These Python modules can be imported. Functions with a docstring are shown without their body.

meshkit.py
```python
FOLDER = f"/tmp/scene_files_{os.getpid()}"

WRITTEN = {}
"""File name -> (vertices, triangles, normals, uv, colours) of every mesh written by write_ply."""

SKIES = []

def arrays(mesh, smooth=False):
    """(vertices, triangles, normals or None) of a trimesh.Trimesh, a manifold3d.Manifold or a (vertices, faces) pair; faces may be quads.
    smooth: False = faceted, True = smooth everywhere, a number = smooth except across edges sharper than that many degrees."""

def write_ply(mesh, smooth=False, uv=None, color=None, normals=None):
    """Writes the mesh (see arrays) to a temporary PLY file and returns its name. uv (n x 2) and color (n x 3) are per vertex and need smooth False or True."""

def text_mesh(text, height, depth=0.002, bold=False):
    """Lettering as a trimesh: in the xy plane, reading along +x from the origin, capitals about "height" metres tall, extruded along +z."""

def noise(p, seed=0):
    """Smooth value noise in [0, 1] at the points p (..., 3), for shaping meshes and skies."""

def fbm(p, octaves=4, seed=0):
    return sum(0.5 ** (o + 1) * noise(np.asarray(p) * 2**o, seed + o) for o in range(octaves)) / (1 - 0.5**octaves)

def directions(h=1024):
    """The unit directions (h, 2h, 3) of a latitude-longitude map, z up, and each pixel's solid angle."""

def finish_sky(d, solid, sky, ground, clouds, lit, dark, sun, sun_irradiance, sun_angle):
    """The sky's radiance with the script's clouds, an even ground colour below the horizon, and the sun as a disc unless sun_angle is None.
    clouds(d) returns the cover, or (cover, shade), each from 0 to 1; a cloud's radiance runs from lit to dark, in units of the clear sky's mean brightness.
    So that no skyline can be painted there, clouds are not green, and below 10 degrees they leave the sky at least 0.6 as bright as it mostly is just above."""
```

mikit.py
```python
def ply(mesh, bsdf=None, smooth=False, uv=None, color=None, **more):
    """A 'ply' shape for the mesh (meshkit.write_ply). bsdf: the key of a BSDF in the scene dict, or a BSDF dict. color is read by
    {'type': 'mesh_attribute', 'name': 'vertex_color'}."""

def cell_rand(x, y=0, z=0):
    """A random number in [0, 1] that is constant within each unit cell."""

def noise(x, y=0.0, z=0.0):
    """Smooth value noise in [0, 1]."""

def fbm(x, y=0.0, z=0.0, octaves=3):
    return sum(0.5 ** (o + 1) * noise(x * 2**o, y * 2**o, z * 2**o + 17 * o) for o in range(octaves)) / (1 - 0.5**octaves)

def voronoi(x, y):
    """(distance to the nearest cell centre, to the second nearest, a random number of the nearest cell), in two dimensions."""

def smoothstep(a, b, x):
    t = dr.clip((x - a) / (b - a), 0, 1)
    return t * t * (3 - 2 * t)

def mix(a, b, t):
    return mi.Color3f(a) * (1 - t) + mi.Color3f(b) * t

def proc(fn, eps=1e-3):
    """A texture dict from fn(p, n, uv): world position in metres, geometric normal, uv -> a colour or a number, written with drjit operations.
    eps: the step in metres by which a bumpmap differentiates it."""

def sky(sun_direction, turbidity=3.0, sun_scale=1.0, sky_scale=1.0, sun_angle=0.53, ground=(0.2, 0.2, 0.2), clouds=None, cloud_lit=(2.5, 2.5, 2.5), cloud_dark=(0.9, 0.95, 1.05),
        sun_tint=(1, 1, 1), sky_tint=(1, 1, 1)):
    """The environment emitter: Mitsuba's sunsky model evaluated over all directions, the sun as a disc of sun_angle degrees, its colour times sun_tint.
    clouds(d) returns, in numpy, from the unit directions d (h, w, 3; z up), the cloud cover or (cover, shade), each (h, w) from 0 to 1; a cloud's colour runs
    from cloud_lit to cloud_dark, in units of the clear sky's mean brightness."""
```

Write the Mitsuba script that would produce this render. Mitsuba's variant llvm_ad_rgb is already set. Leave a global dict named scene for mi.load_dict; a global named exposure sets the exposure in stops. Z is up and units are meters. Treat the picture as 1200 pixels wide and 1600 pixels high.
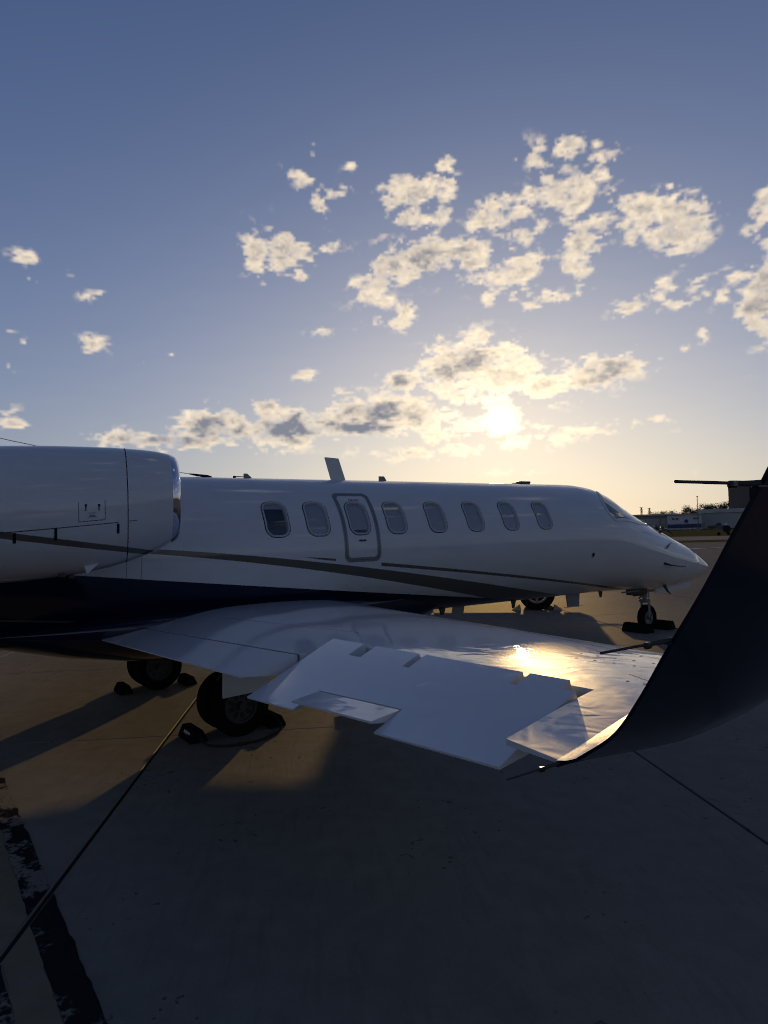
import math
import numpy as np
import trimesh
import drjit as dr
import mitsuba as mi
import mikit
import meshkit
import manifold3d as m3
from manifold3d import Manifold, CrossSection
from shapely.geometry import Polygon, LineString, box as sbox
from shapely import affinity
from scipy.interpolate import PchipInterpolator

T = mi.ScalarTransform4f
RNG = np.random.default_rng(7)

# ------------------------------------------------------------------ camera, sky, exposure
EYE = np.array([-10.8854, -7.7777, 1.8615])
YAW, PITCH, ROLL = 0.5970, 0.02924, -0.02911
_f = np.array([math.sin(YAW) * math.cos(PITCH), math.cos(YAW) * math.cos(PITCH), math.sin(PITCH)])
_r = np.array([math.cos(YAW), -math.sin(YAW), 0.0])
_u = np.cross(_r, _f)
UP = _u * math.cos(ROLL) - _r * math.sin(ROLL)
scene = {"type": "scene"}
labels = {}
scene["camera"] = {
    "type": "perspective", "fov_axis": "x", "fov": 2 * math.degrees(math.atan(600 / 1100)),
    "near_clip": 0.05, "far_clip": 9000.0,
    "to_world": T().look_at(origin=EYE.tolist(), target=(EYE + _f).tolist(), up=UP.tolist()),
}
SUN_AZ, SUN_EL = math.radians(43.8), math.radians(8.65)       # azimuth from +y towards +x
SUN = (math.sin(SUN_AZ) * math.cos(SUN_EL), math.cos(SUN_AZ) * math.cos(SUN_EL), math.sin(SUN_EL))
exposure = 1.3

CLOUDS = [   # bearing, height, half width and half height in degrees, tilt, density, greyness
    (49.76, 27.91, 1.10, 0.88, -9, 1.00, 0.10), (47.31, 27.65, 0.76, 1.06, 12, 0.90, 0.10), (45.89, 27.69, 0.41, 0.37, -7, 0.60, 0.00), (28.26, 26.92, 1.21, 0.51, -34, 0.85, 0.10),
    (29.57, 25.30, 0.71, 1.04, 10, 0.90, 0.10), (31.28, 26.25, 1.13, 0.56, 20, 0.65, 0.00), (32.13, 27.78, 0.70, 0.33, 14, 0.60, 0.00), (29.16, 28.77, 0.28, 0.53, -9, 0.50, 0.00),
    (40.03, 27.49, 0.65, 0.71, -4, 0.85, 0.10), (36.03, 26.07, 1.52, 1.38, 28, 0.85, 0.15), (37.86, 25.78, 1.33, 1.47, -3, 0.90, 0.15), (39.77, 24.80, 0.81, 2.01, -19, 0.85, 0.10),
    (37.02, 24.19, 1.63, 0.75, -3, 0.90, 0.15), (24.28, 21.71, 1.05, 1.63, 12, 1.00, 0.20), (26.46, 22.36, 1.05, 1.53, 1, 1.00, 0.20), (27.79, 21.80, 1.35, 1.09, 1, 0.95, 0.15),
    (30.63, 22.27, 1.12, 0.50, 0, 0.70, 0.10), (27.96, 20.32, 0.54, 0.46, 0, 0.80, 0.10), (37.71, 21.54, 3.42, 1.56, 5, 1.10, 0.35), (34.77, 20.35, 2.86, 1.03, 36, 1.05, 0.30),
    (40.84, 21.37, 2.42, 1.64, -4, 1.00, 0.20), (42.15, 21.73, 1.25, 1.09, -5, 0.90, 0.10), (36.35, 17.16, 0.80, 1.25, -22, 0.85, 0.10), (35.18, 16.76, 1.61, 0.44, 3, 0.80, 0.05),
    (34.71, 18.37, 1.10, 0.67, -2, 0.60, 0.00), (29.92, 16.18, 1.61, 0.34, 5, 0.70, 0.05), (44.04, 23.91, 1.60, 1.31, 4, 1.00, 0.15), (46.18, 22.46, 1.78, 0.75, 22, 0.95, 0.10),
    (46.36, 24.47, 0.74, 0.86, -22, 0.80, 0.00), (49.01, 25.53, 1.62, 1.42, -18, 1.00, 0.15), (50.60, 24.60, 0.98, 1.68, -19, 0.90, 0.10), (51.96, 25.87, 1.66, 0.74, 25, 0.90, 0.05),
    (45.42, 19.86, 2.63, 1.01, 16, 0.95, 0.15), (43.31, 18.02, 0.78, 0.61, 15, 0.80, 0.05), (47.20, 17.79, 1.62, 0.70, -1, 0.90, 0.05), (46.12, 18.40, 0.67, 0.65, -6, 0.60, 0.00),
    (50.43, 20.69, 1.19, 2.22, 2, 0.95, 0.10), (50.97, 21.95, 1.90, 0.96, 22, 0.90, 0.25), (52.67, 22.37, 1.06, 0.86, -9, 0.80, 0.10), (54.60, 23.36, 1.81, 1.17, -20, 0.95, 0.10),
    (55.26, 22.41, 0.77, 1.01, -10, 0.80, 0.10), (54.27, 21.05, 0.66, 0.56, -9, 0.75, 0.00), (57.94, 21.44, 1.83, 2.01, -11, 1.15, 0.20), (59.07, 22.16, 0.90, 1.15, -12, 0.90, 0.10),
    (57.21, 24.16, 0.29, 0.24, -12, 0.70, 0.00), (54.08, 16.33, 1.43, 0.73, 2, 1.00, 0.05), (56.63, 17.12, 1.04, 0.93, 6, 0.90, 0.05), (58.95, 17.38, 1.59, 0.48, 18, 0.85, 0.00),
    (58.38, 16.23, 1.61, 0.35, 11, 0.70, 0.00), (61.43, 17.23, 0.60, 0.51, 10, 0.80, 0.00), (60.37, 16.23, 0.37, 0.96, -35, 0.70, 0.00), (63.34, 21.29, 0.61, 1.52, -13, 0.95, 0.10),
    (62.19, 20.30, 0.47, 0.57, -12, 0.50, 0.00), (63.20, 17.37, 0.70, 1.68, -11, 1.00, 0.20), (62.65, 14.76, 1.11, 1.38, -10, 1.10, 0.25), (64.05, 16.58, 1.92, 3.78, -11, 1.10, 0.30),
    (59.15, 13.65, 0.46, 0.59, 22, 0.55, 0.00), (57.63, 12.93, 0.52, 0.23, 23, 0.60, 0.00), (60.53, 15.90, 0.41, 0.26, 20, 0.50, 0.00), (50.31, 17.74, 0.28, 0.23, -7, 0.40, 0.00),
    (51.95, 27.58, 0.39, 0.36, -10, 0.45, 0.00), (53.62, 27.55, 0.38, 0.32, -11, 0.45, 0.00), (7.24, 20.05, 0.88, 0.54, 8, 0.80, 0.10), (7.77, 18.68, 1.62, 0.38, 17, 0.85, 0.10),
    (10.54, 19.30, 0.38, 0.26, 6, 0.60, 0.00), (11.99, 18.08, 0.95, 0.44, 20, 0.70, 0.00), (12.02, 14.60, 1.09, 0.60, 4, 1.00, 0.10), (7.29, 14.27, 0.37, 0.40, -25, 0.60, 0.00),
    (6.32, 12.72, 0.36, 0.40, 25, 0.60, 0.00), (6.39, 8.82, 1.06, 0.68, 3, 0.85, 0.15), (15.35, 13.40, 0.50, 0.14, 3, 0.45, 0.00), (21.39, 23.01, 0.42, 0.31, 3, 0.40, 0.00),
    (17.65, 14.22, 0.19, 0.14, 2, 0.50, 0.00), (6.35, 15.02, 0.56, 0.13, 6, 0.40, 0.00), (28.26, 12.69, 1.11, 0.45, 5, 0.80, 0.10), (24.76, 10.59, 1.05, 0.70, 0, 1.00, 0.25),
    (34.93, 8.65, 1.34, 0.46, -2, 0.50, 0.00), (13.85, 7.70, 2.19, 0.68, 1, 0.95, 0.35), (17.37, 7.55, 3.57, 0.59, 1, 1.00, 0.60), (20.31, 8.67, 2.54, 1.29, 0, 1.05, 0.55),
    (19.10, 9.30, 1.06, 0.59, 1, 0.90, 0.15), (22.64, 8.58, 1.39, 1.11, 0, 1.00, 0.30), (26.61, 8.66, 3.15, 1.22, -1, 1.20, 1.00), (26.07, 7.55, 2.80, 0.51, -1, 0.90, 0.20),
    (31.57, 10.02, 2.16, 1.32, -1, 1.00, 0.35), (34.45, 9.95, 2.47, 1.22, -2, 1.05, 0.70), (32.84, 8.56, 2.69, 0.87, -1, 1.10, 1.00), (30.23, 8.77, 2.06, 1.12, -1, 1.00, 0.60),
    (37.31, 9.34, 2.68, 1.02, -2, 0.90, 0.30), (35.98, 12.13, 1.84, 0.85, 3, 1.05, 0.55), (39.76, 12.78, 2.23, 1.89, -3, 1.05, 0.65), (41.96, 13.40, 2.40, 1.88, -4, 1.10, 0.70),
    (44.39, 12.51, 2.97, 1.97, -4, 1.05, 0.30), (47.36, 11.31, 2.92, 1.38, -4, 0.90, 0.15), (41.01, 11.21, 3.54, 1.10, -3, 0.80, 0.15), (52.01, 11.80, 2.79, 1.15, 4, 1.00, 0.50),
    (53.90, 11.95, 1.37, 0.76, 9, 0.80, 0.20), (50.06, 11.20, 1.81, 0.87, -5, 0.85, 0.15), (39.09, 8.15, 3.60, 1.13, -2, 0.75, 0.15), (47.46, 7.22, 3.68, 1.00, -3, 0.65, 0.10),
    (51.13, 7.48, 2.37, 0.59, 6, 0.55, 0.05), (36.43, 6.29, 3.01, 0.72, -2, 0.85, 0.30), (41.62, 6.40, 3.16, 0.61, -3, 0.70, 0.20), (44.19, 6.99, 2.51, 0.81, -3, 0.70, 0.10),
    (54.67, 7.80, 1.91, 0.43, 3, 0.75, 0.05), (52.82, 8.19, 0.56, 0.39, -5, 0.40, 0.00), (58.33, 3.94, 1.82, 0.33, 8, 0.35, 0.00), (57.13, 7.03, 0.79, 0.24, -5, 0.30, 0.00),
    (25.54, 6.69, 3.55, 0.31, -1, 0.40, 0.00), (32.26, 6.77, 1.55, 0.62, -1, 0.45, 0.10), (56.35, 7.71, 0.71, 0.14, -2, 0.40, 0.00), (54.66, 13.47, 0.72, 0.33, -7, 0.60, 0.05),
    (44.62, 4.52, 3.02, 0.41, -3, 0.30, 0.00),
]


def rough(p, octaves, seed, gain=.62):
    """like fbm with more of the fine detail"""
    w, t, out = 1.0, 0.0, 0.0
    for o in range(octaves):
        out = out + w * meshkit.noise(p * 2.07 ** o + 3.1 * o, seed + o)
        t += w
        w *= gain
    return out / t


def clouds(d):
    """broken evening cumulus: a bank low around the sun and scattered tufts above; the rest of the sky holds the same scattered tufts"""
    az, el = np.degrees(np.arctan2(d[..., 0], d[..., 1])), np.degrees(np.arcsin(d[..., 2]))
    q = np.stack([d[..., 0], d[..., 1], d[..., 2] * 1.4], -1)
    warp = np.stack([rough(q * 38, 3, s) - .5 for s in (11, 12)], -1)
    ce = np.cos(np.radians(el))
    env, grey = np.zeros(az.shape), np.zeros(az.shape)
    for a, e, w, h, rot, s, g in CLOUDS:
        m = (np.abs((az - a) * ce) < 2.6 * max(w, h) + 1) & (np.abs(el - e) < 2.6 * max(w, h) + 1)
        x, y = (az[m] - a) * ce[m] + warp[m, 0] * min(w, 1.6) * 1.5, el[m] - e + warp[m, 1] * min(h, 1.6) * 1.5
        t = math.radians(rot)
        u, v = (x * math.cos(t) + y * math.sin(t)) / (w * .85), (-x * math.sin(t) + y * math.cos(t)) / (h * .87)
        k = s * np.exp(-(u * u + v * v) * .70)
        env[m] = np.maximum(env[m], k) + .18 * np.minimum(env[m], k)
        grey[m] = np.maximum(grey[m], g * np.exp(-(u * u + (v + .15) ** 2) * 1.2))
    # elsewhere: the same kind of scattered clouds
    away = np.clip((np.hypot((az - 35) / 36, (el - 16) / 30) - 1) * 4, 0, 1)
    wild = meshkit.fbm(np.stack([q[..., 0], q[..., 1], q[..., 2] * 2], -1) * 7, 4, 31)
    env = np.maximum(env, away * np.clip((wild - .60) * 5, 0, 1) * .9)
    fine = rough(q * 44, 3, 5, .78)
    big = rough(q * 34, 2, 8)
    wisp = rough(q * np.array([90, 90, 170]) + 7 + warp[..., :1] * 9, 2, 61, .7)
    body = env * 1.02 + (fine - .5) * 2.0 + (big - .5) * .80 + (wisp - .5) * .7
    cover = np.clip((body - .37) / .60, 0, 1) ** .85
    cover = cover * np.clip(env * 3.0 - .15, 0, 1)
    sun = np.degrees(np.arccos(np.clip(d @ np.array(SUN), -1, 1)))
    near = np.exp(-(sun / 6.5) ** 1.3)
    thick = np.clip((body - .62) / .75, 0, 1)
    relief = rough(q * np.array([62, 62, 85]) + 3 + warp[..., 1:] * 5, 2, 21, .7) - .5
    shade = .52 - .34 * near + .27 * thick + grey * .50 * np.clip((env - .45) * 2.2, 0, 1) * (1 - .45 * near) + relief * .32 + .17 * np.clip((sun - 40) / 50, 0, 1)
    # thin veil: brightest round the sun, a faint haze along the horizon on its side
    glow = np.exp(-(sun / 1.7) ** 1.1) * (.50 + 1.3 * (fine - .3))
    low = (.42 * np.exp(-(sun / 15.0) ** 1.4) + .22) * np.exp(-(np.maximum(el, 0) / 14.0) ** 1.3) * (.8 + .5 * (rough(q * np.array([9, 9, 60]), 3, 41) - .5))
    veil_shade = np.where(glow > low, .35 - .35 * np.exp(-(sun / 1.9) ** 2), .70 - .10 * np.exp(-(sun / 9.0) ** 1.5) + .12 * np.clip((sun - 18) / 20, 0, 1))
    veil = np.maximum(glow, low)
    both = 1 - (1 - cover) * (1 - veil)
    shade = (np.clip(shade, 0, 1) * cover + veil_shade * veil * (1 - cover)) / np.maximum(both, 1e-6)
    shade = 1 - (1 - shade) * .62 * (1 + .61 * np.exp(-(sun / 1.1) ** 2) + .30 * np.exp(-(sun / 5.0) ** 2))
    return np.clip(both, 0, 1) * np.clip(el / 1.5, 0, 1), shade


scene["sky"] = mikit.sky(SUN, turbidity=2.5, sky_tint=(0.90, 1.02, 1.65), sun_tint=(0.97, 1.06, 1.3), sun_scale=1.3, sun_angle=0.9, clouds=clouds, cloud_lit=(24.0, 18.9, 11.6), cloud_dark=(1.75, 1.85, 2.25))


# ------------------------------------------------------------------ helpers
def rgb(*c):
    return {"type": "rgb", "value": list(c)}


def numbered(key):
    if key not in scene and key not in labels:
        return key
    i = 1
    while f"{key}_{i:03d}" in scene or f"{key}_{i:03d}" in labels:
        i += 1
    return f"{key}_{i:03d}"


def add(key, mesh, mat, smooth=False, **more):
    """one entry of the scene; a taken key gets the next number"""
    key = numbered(key)
    scene[key] = mikit.ply(mesh, mat, smooth=smooth, **more)
    return key


def add_normals(key, v, f, n, mat):
    key = numbered(key)
    scene[key] = {"type": "ply", "filename": meshkit.write_ply((v, f), False, normals=n), "face_normals": False, "bsdf": {"type": "ref", "id": mat}}
    return key


def tm(man):
    m = man.to_mesh()
    return trimesh.Trimesh(m.vert_properties[:, :3], m.tri_verts, process=False)


def man(mesh):
    mesh = mesh.copy()
    mesh.merge_vertices()
    return Manifold(m3.Mesh(np.asarray(mesh.vertices, np.float32), np.asarray(mesh.faces, np.uint32)))


def cat(*ms):
    out = []
    for m in ms:
        out += list(m) if isinstance(m, (list, tuple)) else [m]
    return trimesh.util.concatenate(out)


def bx(cx, cy, cz, sx, sy, sz, rz=0.0, bevel=0.0):
    if bevel:
        b = min(bevel, .49 * min(sx, sy, sz))
        m = tm(Manifold.batch_hull([Manifold.cube([sx - 2 * b, sy - 2 * b, sz], True), Manifold.cube([sx - 2 * b, sy, sz - 2 * b], True), Manifold.cube([sx, sy - 2 * b, sz - 2 * b], True)]))
    else:
        m = trimesh.creation.box(extents=[sx, sy, sz])
    if rz:
        m.apply_transform(trimesh.transformations.rotation_matrix(rz, [0, 0, 1]))
    m.apply_translation([cx, cy, cz])
    return m


def tube(points, r, sides=10, caps=True):
    p = np.asarray(points, float)
    t = np.gradient(p, axis=0)
    t /= np.linalg.norm(t, axis=1, keepdims=True)
    ref = np.array([0, 0, 1.0]) if np.mean(np.abs(t[:, 2])) < 0.85 else np.array([1.0, 0, 0])
    a = np.cross(t, ref)
    a /= np.linalg.norm(a, axis=1, keepdims=True)
    b = np.cross(t, a)
    ang = np.arange(sides) * 2 * np.pi / sides
    r = np.broadcast_to(r, (len(p),))
    v = (p[:, None] + r[:, None, None] * (np.cos(ang)[None, :, None] * a[:, None] + np.sin(ang)[None, :, None] * b[:, None])).reshape(-1, 3)
    f = []
    n = len(p)
    for i in range(n - 1):
        for j in range(sides):
            k = (j + 1) % sides
            f += [[i * sides + j, (i + 1) * sides + j, (i + 1) * sides + k], [i * sides + j, (i + 1) * sides + k, i * sides + k]]
    if caps:
        v = np.vstack([v, p[:1], p[-1:]])
        for j in range(sides):
            k = (j + 1) % sides
            f += [[n * sides, j, k], [n * sides + 1, (n - 1) * sides + k, (n - 1) * sides + j]]
    m = trimesh.Trimesh(v, f, process=False)
    m.fix_normals()
    return m


def lathe(profile, axis_point, axis="y", n=48):
    """profile: (radius, along) pairs; revolved about a line through axis_point"""
    prof = np.asarray(profile, float)
    m = trimesh.creation.revolve(prof, sections=n)
    R = {"z": np.eye(4), "y": trimesh.transformations.rotation_matrix(-np.pi / 2, [1, 0, 0]), "x": trimesh.transformations.rotation_matrix(np.pi / 2, [0, 1, 0])}[axis]
    m.apply_transform(R)
    m.apply_translation(axis_point)
    return m


def prism(poly2, thick, frame):
    """2D polygon extruded by thick, centred; frame: 4x4 matrix taking (x, y, z) to the world"""
    m = trimesh.creation.extrude_polygon(Polygon(poly2), thick, engine="earcut")
    m.apply_translation([0, 0, -thick / 2])
    m.apply_transform(frame)
    if np.linalg.det(frame[:3, :3]) < 0:
        m.invert()
    return m


XZ = np.array([[1, 0, 0, 0], [0, 0, -1, 0], [0, 1, 0, 0], [0, 0, 0, 1.0]])   # (x, y) -> (x, z)


def at_y(y):
    M = XZ.copy()
    M[1, 3] = y
    return M


# ------------------------------------------------------------------ shape of the hull: x forward, y to port, z up, nose wheel near the origin
HX = [1.7614, 1.7585, 1.7463, 1.7158, 1.6549, 1.5483, 1.3808, 1.1904, 1.0, 0.8, 0.4, 0.1, -0.117, -0.378, -0.7, -1.0, -1.25, -1.5, -1.8, -2.2, -2.8, -9.0, -10.5, -12.0, -13.5, -15.0, -15.6]
HT = [1.0018, 1.0078, 1.0235, 1.0528, 1.0998, 1.169, 1.263, 1.3585, 1.4468, 1.522, 1.665, 1.776, 1.839, 1.938, 2.062, 2.203, 2.32, 2.441, 2.518, 2.548, 2.55, 2.55, 2.53, 2.47, 2.4, 2.33, 2.25]
HB = [1.001, 0.9958, 0.9847, 0.9664, 0.9394, 0.9025, 0.8553, 0.8094, 0.7683, 0.757, 0.724, 0.715, 0.726, 0.741, 0.755, 0.762, 0.77, 0.777, 0.781, 0.78, 0.78, 0.78, 0.86, 1.12, 1.45, 1.8, 2.0]
HW = [0.01, 0.0442, 0.0844, 0.1313, 0.1846, 0.2439, 0.3079, 0.3624, 0.4068, 0.482, 0.55, 0.6, 0.635, 0.675, 0.72, 0.755, 0.785, 0.812, 0.84, 0.862, 0.875, 0.875, 0.84, 0.7, 0.48, 0.22, 0.06]
HM = [1.0014, 1.0018, 1.0035, 1.0076, 1.0159, 1.0304, 1.0532, 1.0791, 1.105, 1.13, 1.19, 1.24, 1.28, 1.33, 1.4, 1.46, 1.52, 1.57, 1.62, 1.65, 1.665, 1.665, 1.7, 1.8, 1.93, 2.06, 2.12]
_hx = np.array(HX)[::-1]
h_top, h_bot, h_wid, h_mid = (PchipInterpolator(_hx, np.array(a)[::-1]) for a in (HT, HB, HW, HM))


def hull(x, phi, side=-1):
    """point of the hull at station x and angle phi (0 = widest, pi/2 = top), on one side"""
    x, phi = np.asarray(x, float), np.asarray(phi, float)
    zm = h_mid(x)
    b = np.where(np.sin(phi) > 0, h_top(x) - zm, zm - h_bot(x))
    return np.stack([x, side * h_wid(x) * np.cos(phi), zm + b * np.sin(phi)], -1)


def hull_normal(x, phi, side=-1):
    e = 1e-4
    x = np.clip(x, -15.59, HX[0] - 5e-4)
    dx = hull(x + e, phi, side) - hull(x - e, phi, side)
    dp = hull(x, phi + e, side) - hull(x, phi - e, side)
    n = np.cross(dx, dp) * (1 if side < 0 else -1)
    return n / np.maximum(np.linalg.norm(n, axis=-1, keepdims=True), 1e-12)


RR = 0.875                       # arc metres per radian on the cabin


def on_hull(x, s, t=0.0, side=-1):
    """x, arc coordinate s (metres above the widest line), t metres proud of the skin"""
    phi = np.asarray(s) / RR
    return hull(x, phi, side) + np.asarray(t)[..., None] * hull_normal(x, phi, side)


def hull_patch(poly, t0, t1, side=-1, fine=0.04, sheet=False):
    """a 2D shapely polygon in (x, s) laid on the hull between t0 and t1; sheet: only its outer face"""
    out = []
    for g in getattr(poly, "geoms", [poly]):
        cs = CrossSection([np.asarray(g.exterior.coords)[:-1]] + [np.asarray(r.coords)[:-1] for r in g.interiors], m3.FillRule.EvenOdd)
        m = tm(cs.extrude(1.0).refine_to_length(fine)) if False else tm(cs.extrude(t1 - t0).refine_to_length(fine))
        v = np.array(m.vertices)
        m.vertices = on_hull(v[:, 0], v[:, 1], t0 + v[:, 2], side)
        if sheet:
            keep = (v[m.faces][:, :, 2] > (t1 - t0) * .999).all(1)
            m.update_faces(keep)
            m.remove_unreferenced_vertices()
        if side > 0:
            m.invert()
        out.append(m)
    return cat(out)


def hull_inverse(p):
    x = np.clip(p[:, 0], -15.6, HX[0])
    zm = h_mid(x)
    dz = p[:, 2] - zm
    b = np.where(dz > 0, h_top(x) - zm, zm - h_bot(x))
    return x, np.arctan2(dz / b, np.abs(p[:, 1]) / np.maximum(h_wid(x), 1e-6)), np.where(p[:, 1] <= 0, -1, 1)


# ------------------------------------------------------------------ shape of the wing (y counted outwards)
Z_TE = lambda y: .953 + .0593 * (y - .95)
Z_LE = lambda y: 1.014 + .059 * (y - .95)
X_TE = lambda y: -9.40 - .028 * (y - .95)
X_LE = lambda y: -6.685 - .326 * (y - .95)
T_C = lambda y: .126 + .001 * (y - .95)


_tx = np.array([0, .004, .012, .03, .07, .15, .223, .30, .389, .46, .52, .56, .60, .69, .80, .845, .90, 1.0])
_tz = np.array([0, .080, .136, .205, .290, .375, .420, .455, .476, .483, .485, .478, .460, .385, .250, .190, .118, 0.0])
_thick = PchipInterpolator(np.sqrt(_tx), _tz)


def thick(x):
    """half thickness of the flat topped section"""
    return _thick(np.sqrt(np.clip(x, 0, 1)))


def wing_up(x, y):
    return Z_LE(y) + (Z_TE(y) - Z_LE(y)) * x + (X_LE(y) - X_TE(y)) * T_C(y) * thick(x)


def wing_lo(x, y):
    return Z_LE(y) + (Z_TE(y) - Z_LE(y)) * x - (X_LE(y) - X_TE(y)) * T_C(y) * .8 * thick(x) - .008 * x


# === END OF SHAPE FUNCTIONS

# ------------------------------------------------------------------ materials
def P3(p):
    return p.x, p.y, p.z


def bump(inner, fn, scale, eps=2e-3):
    return {"type": "bumpmap", "arbitrary": mikit.proc(fn, eps=eps), "scale": scale, "bsdf": inner}


def skin_wave(p, n, uv):
    """the slow waviness of hand polished panels, a few tenths of a millimetre, and finer buffing streaks"""
    a = mikit.fbm(p.x * 2.1 + 5, p.y * 2.1, p.z * 2.1, octaves=2)
    b = mikit.fbm(p.x * 22, p.y * 5 + a * 3, p.z * 9, octaves=2)
    c = mikit.fbm(p.x * 11 + a * 9, p.y * 8 + b * 3, p.z * 11, octaves=2)
    thin = mikit.smoothstep(4.6, 6.0, -p.y)                # the thin outer wing skin is the waviest
    return a * 0.22 + b * 0.045 + c * (0.14 + 2.0 * thin)


def livery(p, n, uv):
    x, z = p.x, p.z
    grime = mikit.fbm(x * 3, p.y * 3, z * 7, octaves=3)
    white = mi.Color3f(0.74, 0.745, 0.75) * (0.955 + 0.07 * grime)
    navy = mi.Color3f(0.007, 0.012, 0.050)
    taupe = mi.Color3f(0.20, 0.188, 0.165)
    navy_top = 1.419 - 0.1165 * (x + 8.519) + 0.0009 * (x + 8.519) * (x + 3.0)
    top = 1.7665 - 0.1070 * (x + 8.90) - 0.0122 * (x + 8.90) * (x + 7.84) + 0.00115 * (x + 8.90) * (x + 7.84) * (x + 6.19)
    bot = 1.7175 - 0.1300 * (x + 8.90) - 0.0145 * (x + 8.90) * (x + 7.84) + 0.00135 * (x + 8.90) * (x + 7.84) * (x + 6.19)
    thin = 1.484 - 0.1200 * (x + 6.20) - 0.0035 * (x + 6.20) * (x + 4.64)
    thin_l = 1.614 - 0.1180 * (x + 7.25)
    w = 0.020 - 0.0012 * (x + 6.2)
    c = dr.select((z < top) & (z > bot) & (x > -15) & (x < -1.2), taupe, white)
    c = dr.select((dr.abs(z - thin) < w) & (x > -6.24) & (x < -1.0), taupe, c)
    c = dr.select((dr.abs(z - thin_l) < 0.012 * dr.clip((x + 7.3) / 0.3, 0, 1)) & (x > -7.25) & (x < -6.86), taupe, c)
    return dr.select(z < navy_top, navy, c)


def nacelle_paint(p, n, uv):
    x, z = p.x, p.z
    grime = mikit.fbm(x * 3, p.y * 3 + 9, z * 6, octaves=3)
    white = mi.Color3f(0.74, 0.745, 0.75) * (0.955 + 0.07 * grime)
    mid = 1.762 - 0.150 * (x + 9.26) + 0.0135 * (x + 9.26) * (x + 10.33)
    half = 0.0205 - 0.004 * (x + 9.26)
    return dr.select(dr.abs(z - mid) < half, mi.Color3f(0.20, 0.188, 0.165), white)


def gloss(tex, alpha=0.03):
    return {"type": "roughplastic", "diffuse_reflectance": tex, "alpha": alpha, "int_ior": 1.5, "nonlinear": True}


def simple(key, color, alpha=None):
    scene[key] = {"type": "twosided", "bsdf": gloss(rgb(*color), alpha) if alpha else {"type": "diffuse", "reflectance": rgb(*color)}}


def wing_paint(p, n, uv):
    g = mikit.fbm(p.x * 4, p.y * 1.5, p.z * 3, octaves=4)
    return mi.Color3f(0.79, 0.795, 0.805) * (0.95 + 0.07 * g)


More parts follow.
